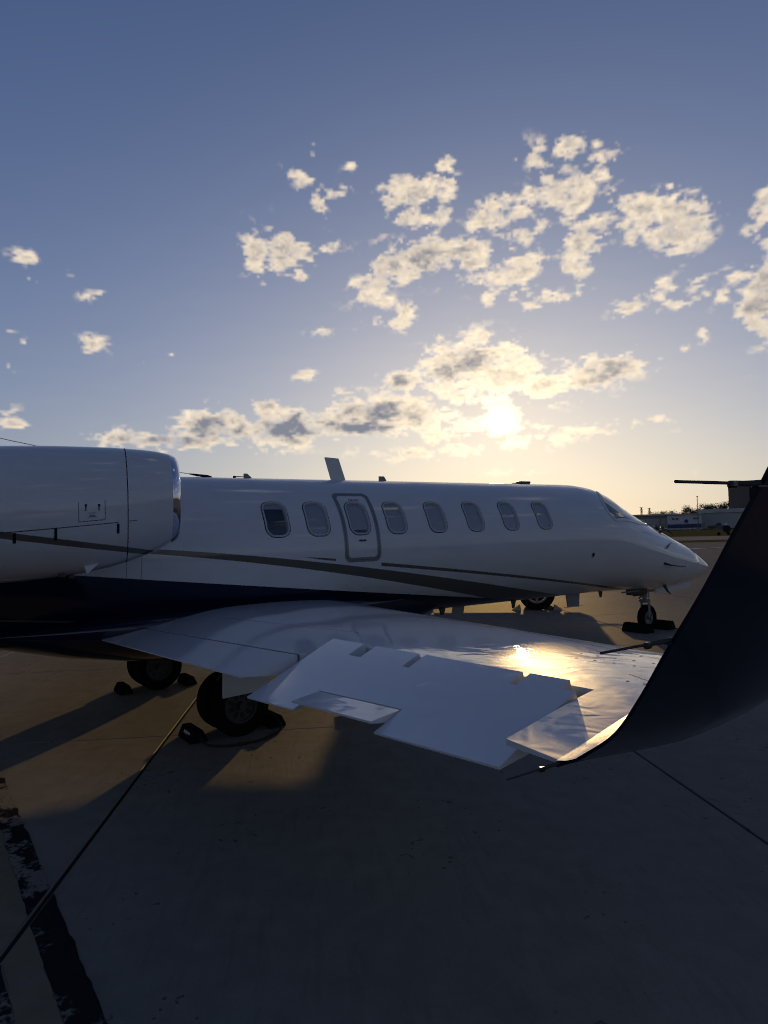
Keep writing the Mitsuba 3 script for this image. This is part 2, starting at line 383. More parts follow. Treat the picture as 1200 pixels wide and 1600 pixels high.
scene["hull_paint"] = bump({"type": "twosided", "bsdf": gloss(mikit.proc(livery), 0.012)}, skin_wave, 0.0006)
scene["nacelle_paint"] = bump({"type": "twosided", "bsdf": gloss(mikit.proc(nacelle_paint), 0.012)}, skin_wave, 0.0006)
# polished enamel with the faint haze that buffing leaves: a sharp and a wide lobe
scene["wing_paint"] = bump({"type": "twosided", "bsdf": {"type": "blendbsdf", "weight": 0.17, "sharp": gloss(mikit.proc(wing_paint), 0.006), "hazy": gloss(mikit.proc(wing_paint), 0.16)}}, skin_wave, 0.0012)
simple("white_paint", (0.73, 0.735, 0.74), 0.06)
simple("navy_paint", (0.007, 0.012, 0.050), 0.02)
simple("taupe_paint", (0.155, 0.145, 0.125), 0.1)
simple("band_paint", (0.33, 0.335, 0.35), 0.05)
simple("red_paint", (0.35, 0.03, 0.03), 0.1)
simple("black_paint", (0.012, 0.012, 0.013), 0.15)
simple("seam", (0.03, 0.032, 0.036))
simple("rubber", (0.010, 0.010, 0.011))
simple("dark_liner", (0.02, 0.022, 0.028))
simple("wick_grey", (0.06, 0.06, 0.062))
simple("cockpit_trim", (0.16, 0.16, 0.17))
simple("shade_fabric", (0.27, 0.28, 0.30))
simple("frame_paint", (0.60, 0.61, 0.63), 0.08)
simple("grey_paint", (0.33, 0.34, 0.36), 0.15)
simple("dark_glass", (0.012, 0.014, 0.018), 0.02)
scene["window_glass"] = {"type": "thindielectric", "int_ior": 1.5}
scene["screen_glass"] = {"type": "thindielectric", "int_ior": 1.52, "specular_transmittance": rgb(.33, .37, .39)}
scene["chrome"] = {"type": "twosided", "bsdf": {"type": "roughconductor", "material": "Cr", "alpha": 0.015}}
scene["bare_metal"] = {"type": "twosided", "bsdf": {"type": "roughconductor", "material": "Al", "alpha": 0.22}}
simple("gear_metal", (0.30, 0.30, 0.31), 0.2)
simple("rim_dark", (0.05, 0.051, 0.053), 0.4)

# ------------------------------------------------------------------ ground: slabs between sealed joints, taxi line, far apron, grass
DIR_T = np.array([.4848, .8746])          # along the wide sealed joints
DIR_N = np.array([.8746, -.4848])         # across them


def to_xy(nn, tt):
    return np.asarray(nn)[..., None] * DIR_N + np.asarray(tt)[..., None] * DIR_T


def concrete(p, n, uv):
    x, y = p.x, p.y
    a = mikit.fbm(x * 0.35, y * 0.35, octaves=4)
    b = mikit.fbm(x * 9, y * 9, octaves=3)
    c = mikit.noise(x * 160, y * 160)
    u, v = x * 0.4848 + y * 0.8746, x * 0.8746 - y * 0.4848
    scuff = mikit.smoothstep(0.62, 0.74, mikit.fbm(u * 3.0, v * 26, octaves=3))
    pit = mikit.smoothstep(0.90, 0.93, mikit.noise(x * 30, y * 30)) * mikit.smoothstep(0.5, 0.6, mikit.noise(x * 2 + 40, y * 2))
    col = mikit.mix((0.143, 0.137, 0.120), (0.208, 0.199, 0.173), a) * (0.88 + 0.24 * b) * (0.93 + 0.14 * c)
    return col * (1 - 0.07 * scuff) * (1 - 0.5 * pit)


def concrete_relief(p, n, uv):
    u, v = p.x * 0.4848 + p.y * 0.8746, p.x * 0.8746 - p.y * 0.4848
    return mikit.noise(u * 6, v * 110) * 0.5 + mikit.fbm(p.x * 60, p.y * 60, octaves=2) * 0.6 + mikit.fbm(p.x * 4, p.y * 4, octaves=2)


def far_ground(p, n, uv):
    x, y = p.x, p.y
    a = mikit.fbm(x * 0.08, y * 0.08, octaves=4)
    b = mikit.fbm(x * 1.3, y * 1.3, octaves=3)
    u, v = x * 0.4848 + y * 0.8746, x * 0.8746 - y * 0.4848
    ju = dr.abs(u / 3.81 - dr.floor(u / 3.81) - 0.5)
    jv = dr.abs(v / 3.81 - dr.floor(v / 3.81) - 0.5)
    joint = dr.select((ju > 0.494) | (jv > 0.494), 0.55, 1.0)
    col = mikit.mix((0.143, 0.137, 0.120), (0.208, 0.199, 0.173), a) * (0.85 + 0.3 * b)
    col = col * dr.select(x * x + y * y < 250.0 * 250.0, joint, 1.0)
    land = mikit.mix((0.05, 0.055, 0.022), (0.09, 0.08, 0.04), mikit.fbm(x * 0.02, y * 0.02, octaves=3))
    return dr.select(x * x + y * y < 420.0 * 420.0, col, land)


scene["concrete"] = bump({"type": "twosided", "bsdf": {"type": "blendbsdf", "weight": 0.10, "dull": {"type": "diffuse", "reflectance": mikit.proc(concrete)}, "worn": {"type": "roughplastic", "diffuse_reflectance": mikit.proc(concrete), "alpha": 0.42, "int_ior": 1.35}}}, concrete_relief, 0.0012)
scene["far_concrete"] = {"type": "blendbsdf", "weight": 0.10, "dull": {"type": "diffuse", "reflectance": mikit.proc(far_ground)}, "worn": {"type": "roughplastic", "diffuse_reflectance": mikit.proc(far_ground), "alpha": 0.42, "int_ior": 1.35}}
simple("sealant", (0.026, 0.024, 0.021))

gs = trimesh.Trimesh([[-4500, -4500, -.024], [4500, -4500, -.024], [4500, 4500, -.024], [-4500, 4500, -.024]], [[0, 1, 2], [0, 2, 3]])
add("ground", gs, "far_concrete")
labels["ground"] = {"label": "concrete airfield apron running out to the horizon", "category": "ground", "kind": "structure"}

N_LINES = [-30.0, -26.2, -22.4, -18.6, -14.8, -11.04, -7.23, -3.22, -.36, 3.45, 7.26, 11.07, 14.9, 18.7, 22.5, 26.3, 30.1]
T_LINES = [-20.2, -12.6, -5.20, -1.48, 2.3, 6.1, 9.9, 13.7, 17.5, 21.3, 25.1, 28.9, 32.7]
slab_polys = []
for i in range(len(N_LINES) - 1):
    for j in range(len(T_LINES) - 1):
        g1, g2 = (.012 if i == 6 else .009), .004
        g3 = .012 if i + 1 == 6 else .009
        n0, n1, t0, t1 = N_LINES[i] + g1, N_LINES[i + 1] - g3, T_LINES[j] + g2, T_LINES[j + 1] - g2
        c = to_xy(np.array([n0, n1, n1, n0]), np.array([t0, t0, t1, t1]))
        slab_polys.append(Polygon(c))
        m = trimesh.creation.extrude_polygon(Polygon(c).buffer(-.006, join_style=2), .024, engine="earcut")
        base = trimesh.creation.extrude_polygon(Polygon(c), .018, engine="earcut")
        top = m
        # chamfered arris: hull of the two
        k = Manifold.batch_hull([man(base), man(top)])
        m = tm(k)
        m.apply_translation([0, 0, -.024])
        add("ground__slab", m, "concrete")
# the sealant standing in the wide joints
for i, nl in enumerate(N_LINES[1:-1]):
    tt = np.arange(T_LINES[0], T_LINES[-1], .06)
    wob = meshkit.fbm(np.c_[tt * 1.9, np.full_like(tt, nl), np.zeros_like(tt)], 3) - .5
    w2 = meshkit.fbm(np.c_[tt * 6.0, np.full_like(tt, nl + 9), np.zeros_like(tt)], 3)
    xy = to_xy(nl + wob * (.012 if abs(nl + 7.23) < .01 else .008), tt)
    wide = abs(nl + 7.23) < .01
    rad = (.006 + .008 * w2) if wide else (.008 + .006 * w2)
    z = (-.010 if wide else -.020) + .012 * (meshkit.fbm(np.c_[tt * 3, np.full_like(tt, nl + 3), np.zeros_like(tt)], 3))
    js = tube(np.c_[xy, z * 0], rad, 8)
    js.vertices[:, 2] = js.vertices[:, 2] * .32 + np.interp(np.arange(len(js.vertices)), np.arange(len(tt)) * 8, z) * .5 - (.004 if wide else .010)
    add("ground__joint_sealant", js, "sealant", smooth=50)


# taxi line: yellow between two black borders, all worn, painted slab by slab
def worn(freq, thresh, seed, stretch=1.0):
    def f(p):
        a = mikit.fbm(p.x * freq + seed, p.y * freq * stretch, octaves=4)
        b = mikit.fbm(p.x * freq * 7 + seed, p.y * freq * 7, octaves=3)
        big = mikit.fbm(p.x * 1.1 + seed, p.y * 0.9, octaves=2)
        return mikit.smoothstep(thresh - 0.045, thresh + 0.045, a * 0.55 + b * 0.2 + big * 0.25)
    return f


wb, wy = worn(7.0, 0.535, 3.0, .7), worn(4.0, 0.63, 11.0, 1.2)
scene["black_marking"] = {"type": "diffuse", "reflectance": mikit.proc(
    lambda p, n, uv: concrete(p, n, uv) * (0.9 * wb(p)) + mi.Color3f(0.018, 0.018, 0.020) * (1 - wb(p)))}
scene["yellow_marking"] = {"type": "diffuse", "reflectance": mikit.proc(
    lambda p, n, uv: (concrete(p, n, uv) * wy(p) + mi.Color3f(0.185, 0.160, 0.110) * (1 - wy(p))) * (0.85 + 0.3 * mikit.fbm(p.x * 12, p.y * 12, octaves=3)))}


def marking(key, x0, x1, y0, y1, mat, seed):
    """the strip cut at the joints; its long edges are ragged"""
    ys = np.arange(y0, y1, .035)
    e0 = x0 + (meshkit.fbm(np.c_[ys * 9, np.full_like(ys, seed), np.zeros_like(ys)], 3) - .5) * .022
    e1 = x1 + (meshkit.fbm(np.c_[ys * 9, np.full_like(ys, seed + 5), np.zeros_like(ys)], 3) - .5) * .022
    strip = Polygon(np.r_[np.c_[e0, ys], np.c_[e1, ys][::-1]]).buffer(0)
    parts = []
    for s in slab_polys:
        g = strip.intersection(s.buffer(-.012, join_style=2))
        for q in getattr(g, "geoms", [g]):
            if q.area > .002:
                q = q.simplify(.003)
                m = trimesh.creation.extrude_polygon(q, .004, engine="earcut")
                m.apply_translation([0, 0, .0005])
                parts.append(m)
    add(key, cat(parts), mat)


marking("taxi_line__black_border", -10.395, -10.255, -16, 22, "black_marking", 1.0)
marking("taxi_line__yellow_stripe", -10.550, -10.397, -16, 22, "yellow_marking", 2.0)
marking("taxi_line__black_border", -10.690, -10.552, -16, 22, "black_marking", 3.0)
labels["taxi_line"] = {"label": "worn yellow taxi line with chipped black borders at the left foreground", "category": "taxi line", "kind": "structure"}

# ------------------------------------------------------------------ the business jet (one thing, many parts)
JET = "private_jet"
labels[JET] = {"label": "white twin engine business jet with navy belly and taupe stripe parked on the apron", "category": "airplane"}


def rounded(w, h, r, cx=0.0, cy=0.0, n=8):
    return sbox(cx - w / 2 + r, cy - h / 2 + r, cx + w / 2 - r, cy + h / 2 - r).buffer(r, quad_segs=n)


WINDOW_X = [-7.555, -7.052, -6.505, -5.974, -5.345, -4.714, -4.073, -3.421]
WIN_S, WIN_W, WIN_H, WIN_R = .394, .285, .425, .105

# fuselage skin with real window wells
nx, nphi = 420, 72
xs = np.unique(np.r_[np.linspace(-15.6, -9, 90), np.linspace(-9, -1.5, 200), np.linspace(-1.5, 1.5, 150), HX[0] - (HX[0] - 1.5) * np.linspace(0, 1, 40) ** 2.2])
ang = np.linspace(-np.pi / 2, np.pi * 1.5, 2 * nphi, endpoint=False)
rings = []
for x in xs:
    zm, a = float(h_mid(x)), float(h_wid(x))
    bt, bb = float(h_top(x)) - zm, zm - float(h_bot(x))
    s = np.sin(ang)
    rings.append(np.c_[np.full(len(ang), x), -a * np.cos(ang), zm + np.where(s > 0, bt, bb) * s])
V = np.vstack(rings + [[[xs[0], 0, float(h_mid(xs[0]))]], [[xs[-1], 0, float(h_mid(xs[-1]))]]])
k = len(ang)
Fc = []
for i in range(len(xs) - 1):
    j = np.arange(k)
    a0, a1, b0, b1 = i * k + j, i * k + (j + 1) % k, (i + 1) * k + j, (i + 1) * k + (j + 1) % k
    Fc += [np.c_[a0, b0, b1], np.c_[a0, b1, a1]]
j = np.arange(k)
e0, e1 = len(V) - 2, len(V) - 1
Fc += [np.c_[np.full(k, e0), j, (j + 1) % k], np.c_[np.full(k, e1), (len(xs) - 1) * k + (j + 1) % k, (len(xs) - 1) * k + j]]
hull_mesh = trimesh.Trimesh(V, np.vstack(Fc), process=False)
if hull_mesh.volume < 0:
    hull_mesh.invert()
H = man(hull_mesh)
for side in (-1, 1):
    for wx in WINDOW_X:
        w = hull_patch(rounded(WIN_W - .035, WIN_H - .035, WIN_R - .017, wx, WIN_S), -.045, .03, side, fine=.05)
        H = H - man(w)
# the cockpit: a hollow under the nose top, open through the two windscreen panes
cs_top = RR * np.pi / 2
PANE = Polygon([(-1.885, .66), (-1.907, .54), (-1.890, .43), (-1.790, .352), (-1.42, .44), (-1.056, .535), (-.55, .80), (-.10, cs_top - .05), (-1.30, cs_top - .05), (-1.66, .98)]).buffer(-.02).buffer(.02)
cav = []
for x in np.linspace(-2.5, -.22, 24):
    zf = 1.32 if x < -1.1 else 1.32 + (x + 1.1) * .42
    pts = [hull(x, q, sd) for sd in (-1, 1) for q in np.linspace(-.3, np.pi / 2, 16)]
    pts = np.array([[p_[0], p_[1] * .90, p_[2] - .045] for p_ in pts])
    pts = pts[pts[:, 2] > zf]
    pts = np.vstack([pts, [[x, -.78 * float(h_wid(x)), zf], [x, .78 * float(h_wid(x)), zf]]])
    cav.append(pts)
for i in range(len(cav) - 1):
    H = H - Manifold.hull_points(np.vstack([cav[i] - [.002, 0, 0], cav[i + 1]]).tolist())
for side in (-1, 1):
    H = H - man(hull_patch(PANE, -.16, .03, side, .06))
hm = tm(H)
fn = hm.face_normals
cen = hm.triangles_center
hx_, ph_, sd_ = hull_inverse(cen)
an = np.where((sd_ < 0)[:, None], hull_normal(hx_, ph_, -1), hull_normal(hx_, ph_, 1))
skin = (np.einsum("ij,ij->i", fn, an) > .8) & (np.abs(np.linalg.norm(cen - np.where((sd_ < 0)[:, None], hull(hx_, ph_, -1), hull(hx_, ph_, 1)), axis=1)) < .012) | (cen[:, 0] > 1.66)
sk = hm.submesh([np.where(skin)[0]], append=True, repair=False)
wl = hm.submesh([np.where(~skin)[0]], append=True, repair=False)
vx, vp, vs = hull_inverse(np.array(sk.vertices))
vn = np.where((vs < 0)[:, None], hull_normal(vx, vp, -1), hull_normal(vx, vp, 1))
tip = np.asarray(sk.vertices)[:, 0] > HX[0] - .002
vn[tip] = sk.vertex_normals[tip]
inside = wl.triangles_center[:, 0] > -2.6
cl_ = wl.submesh([np.where(inside)[0]], append=True, repair=False)
wl = wl.submesh([np.where(~inside)[0]], append=True, repair=False)
wv = np.array(wl.triangles).reshape(-1, 3)
wn = np.repeat(wl.face_normals, 3, 0)
add_normals(JET + "__fuselage", np.vstack([sk.vertices, wv]), np.vstack([sk.faces, np.arange(len(wv)).reshape(-1, 3) + len(sk.vertices)]), np.vstack([vn, wn]), "hull_paint")
add(JET + "__cockpit_lining", cl_, "cockpit_trim")
add(JET + "__instrument_panel", tm(Manifold.hull_points([[-.75, s * .52, 1.62] for s in (-1, 1)] + [[-1.12, s * .60, 1.74] for s in (-1, 1)] + [[-1.15, s * .60, 1.45] for s in (-1, 1)] + [[-.85, s * .5, 1.40] for s in (-1, 1)])), "dark_liner")
for s in (-1, 1):
    sk0 = add(JET + "__pilot_seat", cat(bx(-1.85, s * .34, 1.55, .12, .42, .62, bevel=.05), bx(-1.87, s * .34, 1.95, .10, .24, .18, bevel=.04), bx(-1.65, s * .34, 1.28, .45, .42, .12, bevel=.04)), "dark_liner", smooth=40)

# cabin windows
for side in (-1, 1):
    for i, wx in enumerate(WINDOW_X):
        key = numbered(JET + "__window")
        outer, inner = rounded(WIN_W, WIN_H, WIN_R, wx, WIN_S), rounded(WIN_W - .036, WIN_H - .036, WIN_R - .018, wx, WIN_S)
        ring = hull_patch(outer.difference(inner), -.002, .007, side, .03)
        gasket = hull_patch(rounded(WIN_W + .020, WIN_H + .020, WIN_R + .010, wx, WIN_S).difference(rounded(WIN_W + .002, WIN_H + .002, WIN_R, wx, WIN_S)), -.002, .002, side, .03)
        scene[key] = mikit.ply(ring, "frame_paint", smooth=35)
        add(key + "__gasket", gasket, "seam")
        add(key + "__pane", hull_patch(inner, -.014, -.012, side, .05, sheet=True), "window_glass", smooth=True)
        add(key + "__liner", hull_patch(inner, -.046, -.0435, side, .08), "dark_liner", smooth=35)
        full = inner.buffer(-.004)
        if i == 0:
            full = full.intersection(sbox(wx - 1, WIN_S + .135, wx + 1, 9))
        elif i == 2:
            full = full.intersection(sbox(wx - 1, WIN_S - .150, wx + 1, 9))
        add(key + "__shade", hull_patch(full, -.032, -.028, side, .05), "shade_fabric", smooth=35)
        if side < 0 and i == 0:
            labels[key] = {"label": "rearmost cabin window, dark with its shade raised"}

# overwing emergency exit: taupe grey outline band, seam, handle slot, small red lettering
ex = rounded(.500, .900, .082, -6.498, .316)
exi = rounded(.394, .794, .05, -6.498, .316)
for side in (-1, 1):
    key = JET + "__emergency_exit" if side < 0 else JET + "__emergency_exit_001"
    scene[key] = mikit.ply(hull_patch(ex.difference(exi), -.001, .0022, side, .04), "band_paint", smooth=35)
    mid = rounded(.452, .852, .068, -6.498, .316)
    add(key + "__seam", hull_patch(mid.difference(mid.buffer(-.0025)), -.001, .0034, side, .04), "seam")
    add(key + "__handle", hull_patch(rounded(.10, .022, .008, -6.50, .112), -.001, .004, side, .03), "black_paint", smooth=35)
for q in range(7):                                         # faint red print above the exit window, too small to read
    add(JET + "__emergency_exit__red_mark", hull_patch(sbox(-6.548 + .021 * q, .634, -6.548 + .021 * q + (.014 if q != 3 else .006), .655), -.001, .002, -1, .05), "red_paint")

# windscreen: two panes meeting at the centre post
for side in (-1, 1):
    gl = PANE
    fr = gl.buffer(.045, join_style=1).difference(gl)
    fr = fr.intersection(sbox(-5, -2, 5, cs_top - .002))
    key = numbered(JET + "__windscreen")
    scene[key] = mikit.ply(hull_patch(gl.buffer(.004), .000, .002, side, .05, sheet=True), "screen_glass", smooth=True)
    add(key + "__frame", hull_patch(fr, -.003, .011, side, .04), "white_paint", smooth=35)
    gk = gl.buffer(.006).difference(gl.buffer(-.010))
    add(key + "__gasket", hull_patch(gk, -.003, .0065, side, .04), "seam")
    wp = on_hull(np.linspace(-.30, -.62, 9), np.linspace(cs_top - .10, .70, 9), np.full(9, .022), side)
    add(key + "__wiper", tube(wp, .009, 6), "black_paint")

# skin seams
def seam_line(pts, side=-1, w=.004):
    pts = np.asarray(pts)
    return hull_patch(LineString(pts).buffer(w / 2, cap_style=2), -.001, .0009, side, .05)


add(JET + "__panel_seam", seam_line([(-9.02, .30), (-9.02, -.30)]), "seam")
add(JET + "__panel_seam", seam_line([(-1.05, .34), (-.45, .46), (.25, .50), (.32, 1.36)]), "seam")
add(JET + "__panel_seam", seam_line([(.32, .50), (.34, -.9)], w=.003), "seam")
add(JET + "__panel_seam", seam_line([(-9.16, .15), (-9.16, -.28)]), "seam")

# static port, probes
sp = affinity.translate(sbox(-.001, -.001, .001, .001).buffer(.035, quad_segs=10), -2.431, -.219)
add(JET + "__static_port", hull_patch(sp, -.002, .004, -1, .02), "grey_paint", smooth=35)
add(JET + "__static_port__disc", hull_patch(affinity.scale(sp, .6, .75), -.002, .006, -1, .02), "black_paint", smooth=35)


def probe(x, s, out, fwd, drop, r=.014):
    b = on_hull(x, s, 0.0, -1)
    o = on_hull(x, s, out, -1)
    return cat(tube([b, (b * .4 + o * .6), o], [r * 1.5, r * 1.2, r], 8), tube([o, o + np.array([fwd * .5, 0, drop * .5]), o + np.array([fwd, 0, drop])], [r, r * .8, r * .55], 8),
               hull_patch(rounded(.075, .05, .02, x - .0, s), -.001, .006, -1, .03))


add(JET + "__pitot_probe", probe(-.42, -.19, .10, .42, -.05), "black_paint", smooth=35)
add(JET + "__temperature_probe", probe(.02, -.86, .11, .09, -.06, .02), "black_paint", smooth=35)
add(JET + "__vane", tube(on_hull(np.linspace(-.40, -.07, 6), np.linspace(.165, .44, 6), np.full(6, .022), -1), [.004, .010, .012, .012, .010, .005], 6), "black_paint")
nb = on_hull(.12, 1.03, .03, -1)
add(JET + "__ice_detector", cat(bx(nb[0] - .04, nb[1] - .02, nb[2] + .022, .22, .045, .040, bevel=.012), bx(nb[0] - .12, nb[1], nb[2] + .062, .09, .06, .055, bevel=.015), bx(nb[0] + .03, nb[1] - .01, nb[2] + .05, .06, .05, .045, bevel=.012),
                                tube([nb + [.05, 0, .03], nb + [.18, -.01, .005], nb + [.30, -.03, -.075]], [.022, .020, .014], 8),
                                tube([on_hull(-.12, .80, .02, -1), on_hull(-.04, .90, .03, -1), nb + [-.06, -.02, .01]], [.028, .024, .020], 8)), "black_paint", smooth=35)


# aerials
def blade(key, base, tip, y, t, mat="grey_paint", axis="z"):
    """a flat aerial: four corners in (x, z), with a rounded leading edge"""
    poly = Polygon(list(base) + list(tip)[::-1]).buffer(.012, quad_segs=3).buffer(-.008)
    m = trimesh.creation.extrude_polygon(poly, t, engine="earcut")
    m.apply_translation([0, 0, -t / 2])
    m.apply_transform(at_y(y))
    return add(key, m, mat)


blade(JET + "__aerial", [(-6.385, 2.52), (-6.185, 2.52)], [(-6.480, 2.835), (-6.290, 2.825)], 0, .022, "white_paint")
blade(JET + "__aerial", [(-5.66, 2.53), (-5.535, 2.53)], [(-5.66, 2.61), (-5.59, 2.61)], 0, .016, "grey_paint")
blade(JET + "__aerial", [(-7.58, 2.53), (-7.46, 2.53)], [(-7.58, 2.602), (-7.545, 2.602)], 0, .014, "grey_paint")
blade(JET + "__aerial", [(-4.455, .84), (-4.245, .84)], [(-4.487, .602), (-4.300, .585)], 0, .018, "grey_paint")
blade(JET + "__aerial", [(-2.11, .84), (-1.79, .84)], [(-2.075, .582), (-1.815, .565)], 0, .02, "grey_paint")
add(JET + "__aerial_foot", bx(-1.94, 0, .578, .40, .06, .010, bevel=.004), "bare_metal")
blade(JET + "__drain_mast", [(-4.80, .82), (-4.68, .82)], [(-4.76, .70), (-4.72, .70)], -.1, .02, "black_paint")
blade(JET + "__drain_mast", [(-3.37, .80), (-3.27, .80)], [(-3.345, .675), (-3.315, .675)], -.05, .016, "black_paint")
blade(JET + "__drain_mast", [(-1.37, .80), (-1.27, .80)], [(-1.335, .685), (-1.305, .685)], -.05, .014, "black_paint")
add(JET + "__drain_tube", tube([(-.80, -.08, .722), (-.6, -.08, .720), (-.34, -.08, .722)], .014, 8), "grey_paint")
bc = trimesh.creation.icosphere(3, 1.0)
bc.apply_scale([.19, .06, .030])
bc.apply_translation([-3.03, 0, 2.553])
add(JET + "__beacon", cat(bc, bx(-2.95, 0, 2.575, .22, .07, .035, bevel=.015)), "black_paint", smooth=40)
add(JET + "__aerial_stub", cat(tube([(-7.70, 0, 2.54), (-7.70, 0, 2.575)], .018, 8), tube([(-7.69, 0, 2.568), (-7.50, 0, 2.566)], .006, 6)), "black_paint")
# long wire aerial from the fin down to the roof
wire = np.array([[-13.2, 0, 3.72], [-10.117, 0, 2.892], [-9.0, 0, 2.69], [-8.15, 0, 2.575]])
wx_ = np.linspace(0, 1, 30)
add(JET + "__wire_aerial", tube(np.c_[np.interp(wx_, [0, .6, .82, 1], wire[:, 0]), 0 * wx_, np.interp(wx_, [0, .6, .82, 1], wire[:, 2])], .0035, 6), "black_paint")
add(JET + "__wire_aerial__insulator", tube([(-8.24, 0, 2.588), (-8.15, 0, 2.575), (-8.02, 0, 2.562), (-7.98, 0, 2.545)], [.006, .014, .017, .02], 8), "black_paint", smooth=40)

# belly fairing under the wing
fx = np.linspace(-10.3, -4.9, 60)


def fair(x, phi):
    u = np.clip((x + 10.3) / 5.4, 0, 1)
    g = np.sin(np.pi * np.clip(u, 0, 1)) ** .55
    hw = np.interp(x, [-10.3, -9.7, -9.0, -7.4, -6.9, -6.5, -6.0, -5.4, -4.9], [.60, .84, .97, .97, .93, .84, .66, .52, .40])
    zt = np.interp(x, [-10.3, -9.7, -9.0, -7.4, -6.5, -6.0, -4.9], [1.06, 1.14, 1.20, 1.20, 1.15, 1.06, 1.04])
    zb = np.interp(x, [-10.3, -9.6, -9.0, -8.0, -6.4, -5.4, -4.9], [.90, .72, .62, .565, .575, .66, .82])
    zmid = 1.02
    s = np.sin(phi)
    cc = np.cos(phi)
    return np.stack([x, -hw * np.sign(cc) * np.abs(cc) ** .75, zmid + np.where(s > 0, zt - zmid, zmid - zb) * np.sign(s) * np.abs(s) ** .8], -1)


fa = np.linspace(0, 2 * np.pi, 72, endpoint=False)
FV = np.vstack([fair(np.full(72, x), fa) for x in fx])
ff = []
for i in range(len(fx) - 1):
    j = np.arange(72)
    ff += [np.c_[i * 72 + j, i * 72 + (j + 1) % 72, (i + 1) * 72 + (j + 1) % 72], np.c_[i * 72 + j, (i + 1) * 72 + (j + 1) % 72, (i + 1) * 72 + j]]
ff += [np.array([[0, (q + 1) % 72, q] for q in range(1, 71)]), np.array([[0, q, (q + 1) % 72] for q in range(1, 71)]) + (len(fx) - 1) * 72]
fm = trimesh.Trimesh(FV, np.vstack(ff), process=False)
fm.fix_normals()
add(JET + "__belly_fairing", fm, "navy_paint", smooth=50)
add(JET + "__pinstripe", seam_line([(-12.0, -.40), (-10.2, -.56), (-8.95, -.655)], w=.02), "taupe_paint")


# ---- wings
def section(x0, x1, y, n=56):
    t = np.linspace(0, 1, n)
    xx = x0 + (x1 - x0) * (1 - np.cos(np.pi * t * .5)) if x0 == 0 else np.linspace(x0, x1, n)
    c = X_LE(y) - X_TE(y)
    X = X_LE(y) - xx * c
    up = np.c_[X, wing_up(xx, y)]
    lo = np.c_[X, wing_lo(xx, y)]
    return np.vstack([up, lo[::-1][:-1] if x0 == 0 else lo[::-1]])


def loft(sections):
    """closed loft through equal rings of 3D points"""
    n, kk = len(sections), len(sections[0])
    v = np.vstack(sections)
    f = []
    j = np.arange(kk)
    for i in range(n - 1):
        a, b, c, d = i * kk + j, i * kk + (j + 1) % kk, (i + 1) * kk + (j + 1) % kk, (i + 1) * kk + j
        f += [np.c_[a, b, c], np.c_[a, c, d]]
    poly = None
    for base, first in ((0, True), ((n - 1) * kk, False)):
        h = kk // 2
        # strip caps: pair the upper and the lower points
        cap = []
        for q in range(h):
            a, b, c, d = q, q + 1, kk - 1 - q, kk - 2 - q
            for tri in ((a, b, c), (b, d, c)):
                if len({t % kk for t in tri}) == 3 and max(tri) < kk and d > b - 1:
                    cap.append(tri)
        cap = np.array(cap)
        f.append((cap if first else cap[:, ::-1]) + base)
    m = trimesh.Trimesh(v, np.vstack(f), process=False)
    m.merge_vertices()
    m.update_faces(m.nondegenerate_faces())
    m.fix_normals()
    return m


def hull_of(points):
    return Manifold.hull_points(np.asarray(points, float).tolist())


TIP_Y, FLAP_Y, AIL_Y0, AIL_Y1 = 6.55, 4.385, 4.42, 6.325
FLAP_X = lambda y: -9.01 - .040 * (y - .95)
AIL_X = lambda y: -8.905 - .107 * (y - 4.2)
wing_solid = man(loft([np.c_[s[:, 0], np.full(len(s), -y), s[:, 1]] for y in np.linspace(.35, TIP_Y, 32) for s in [section(0, 1, y)]]))


def plan(pts, z0=.4, z1=2.0):
    """planform polygon in (x, y outwards) as a tall block"""
    p = np.array([(x, -y) for x, y in pts])
    if Polygon(p).exterior.is_ccw is False:
        p = p[::-1]
    return CrossSection([p]).extrude(z1 - z0).translate([0, 0, z0])


g = .005
flap_block = [(-9.9, .80), (FLAP_X(.8), .80), (FLAP_X(FLAP_Y), FLAP_Y), (-9.9, FLAP_Y)]
ail_block = [(-9.9, AIL_Y0), (AIL_X(AIL_Y0), AIL_Y0), (AIL_X(AIL_Y1), AIL_Y1), (-9.9, AIL_Y1)]
main = wing_solid - plan(flap_block) - plan([(-9.9, FLAP_Y - .001), (FLAP_X(FLAP_Y), FLAP_Y - .001), (AIL_X(AIL_Y0), AIL_Y0 + .001), (-9.9, AIL_Y0 + .001)]) - plan(ail_block) - plan([(-9.9, 6.2), (-9.488, 6.2), (-9.553, 6.56), (-9.9, 6.56)])
flap = wing_solid ^ plan([(-9.9, .80), (FLAP_X(.8) - .014, .80), (FLAP_X(FLAP_Y) - .014, FLAP_Y - g), (-9.9, FLAP_Y - g)])

# aileron: a horn balanced nose with hinge notches, a trim tab, drooped
AIL_DROOP, TAB_UP = math.radians(13.5), math.radians(-16.0)
ail = wing_solid ^ plan([(-9.9, AIL_Y0 + g), (AIL_X(AIL_Y0) - .012, AIL_Y0 + g), (AIL_X(AIL_Y1) - .012, AIL_Y1 - 2 * g), (-9.9, AIL_Y1 - 2 * g)])
for y0, y1, dx in ((4.80, 4.93, .115), (5.33, 5.385, .115), (6.02, 6.06, .085), (6.25, 6.40, .06)):
    ail = ail - plan([(AIL_X(y0) - dx, y0), (AIL_X(y0) + .2, y0), (AIL_X(y1) + .2, y1), (AIL_X(y1) - dx, y1)])
tab_poly = [(-9.9, 4.97), (-9.365, 4.97), (-9.392, 5.65), (-9.9, 5.65)]
tab = wing_solid ^ plan([(-9.9, 4.976), (-9.377, 4.976), (-9.404, 5.644), (-9.9, 5.644)])
ail = ail - plan(tab_poly)


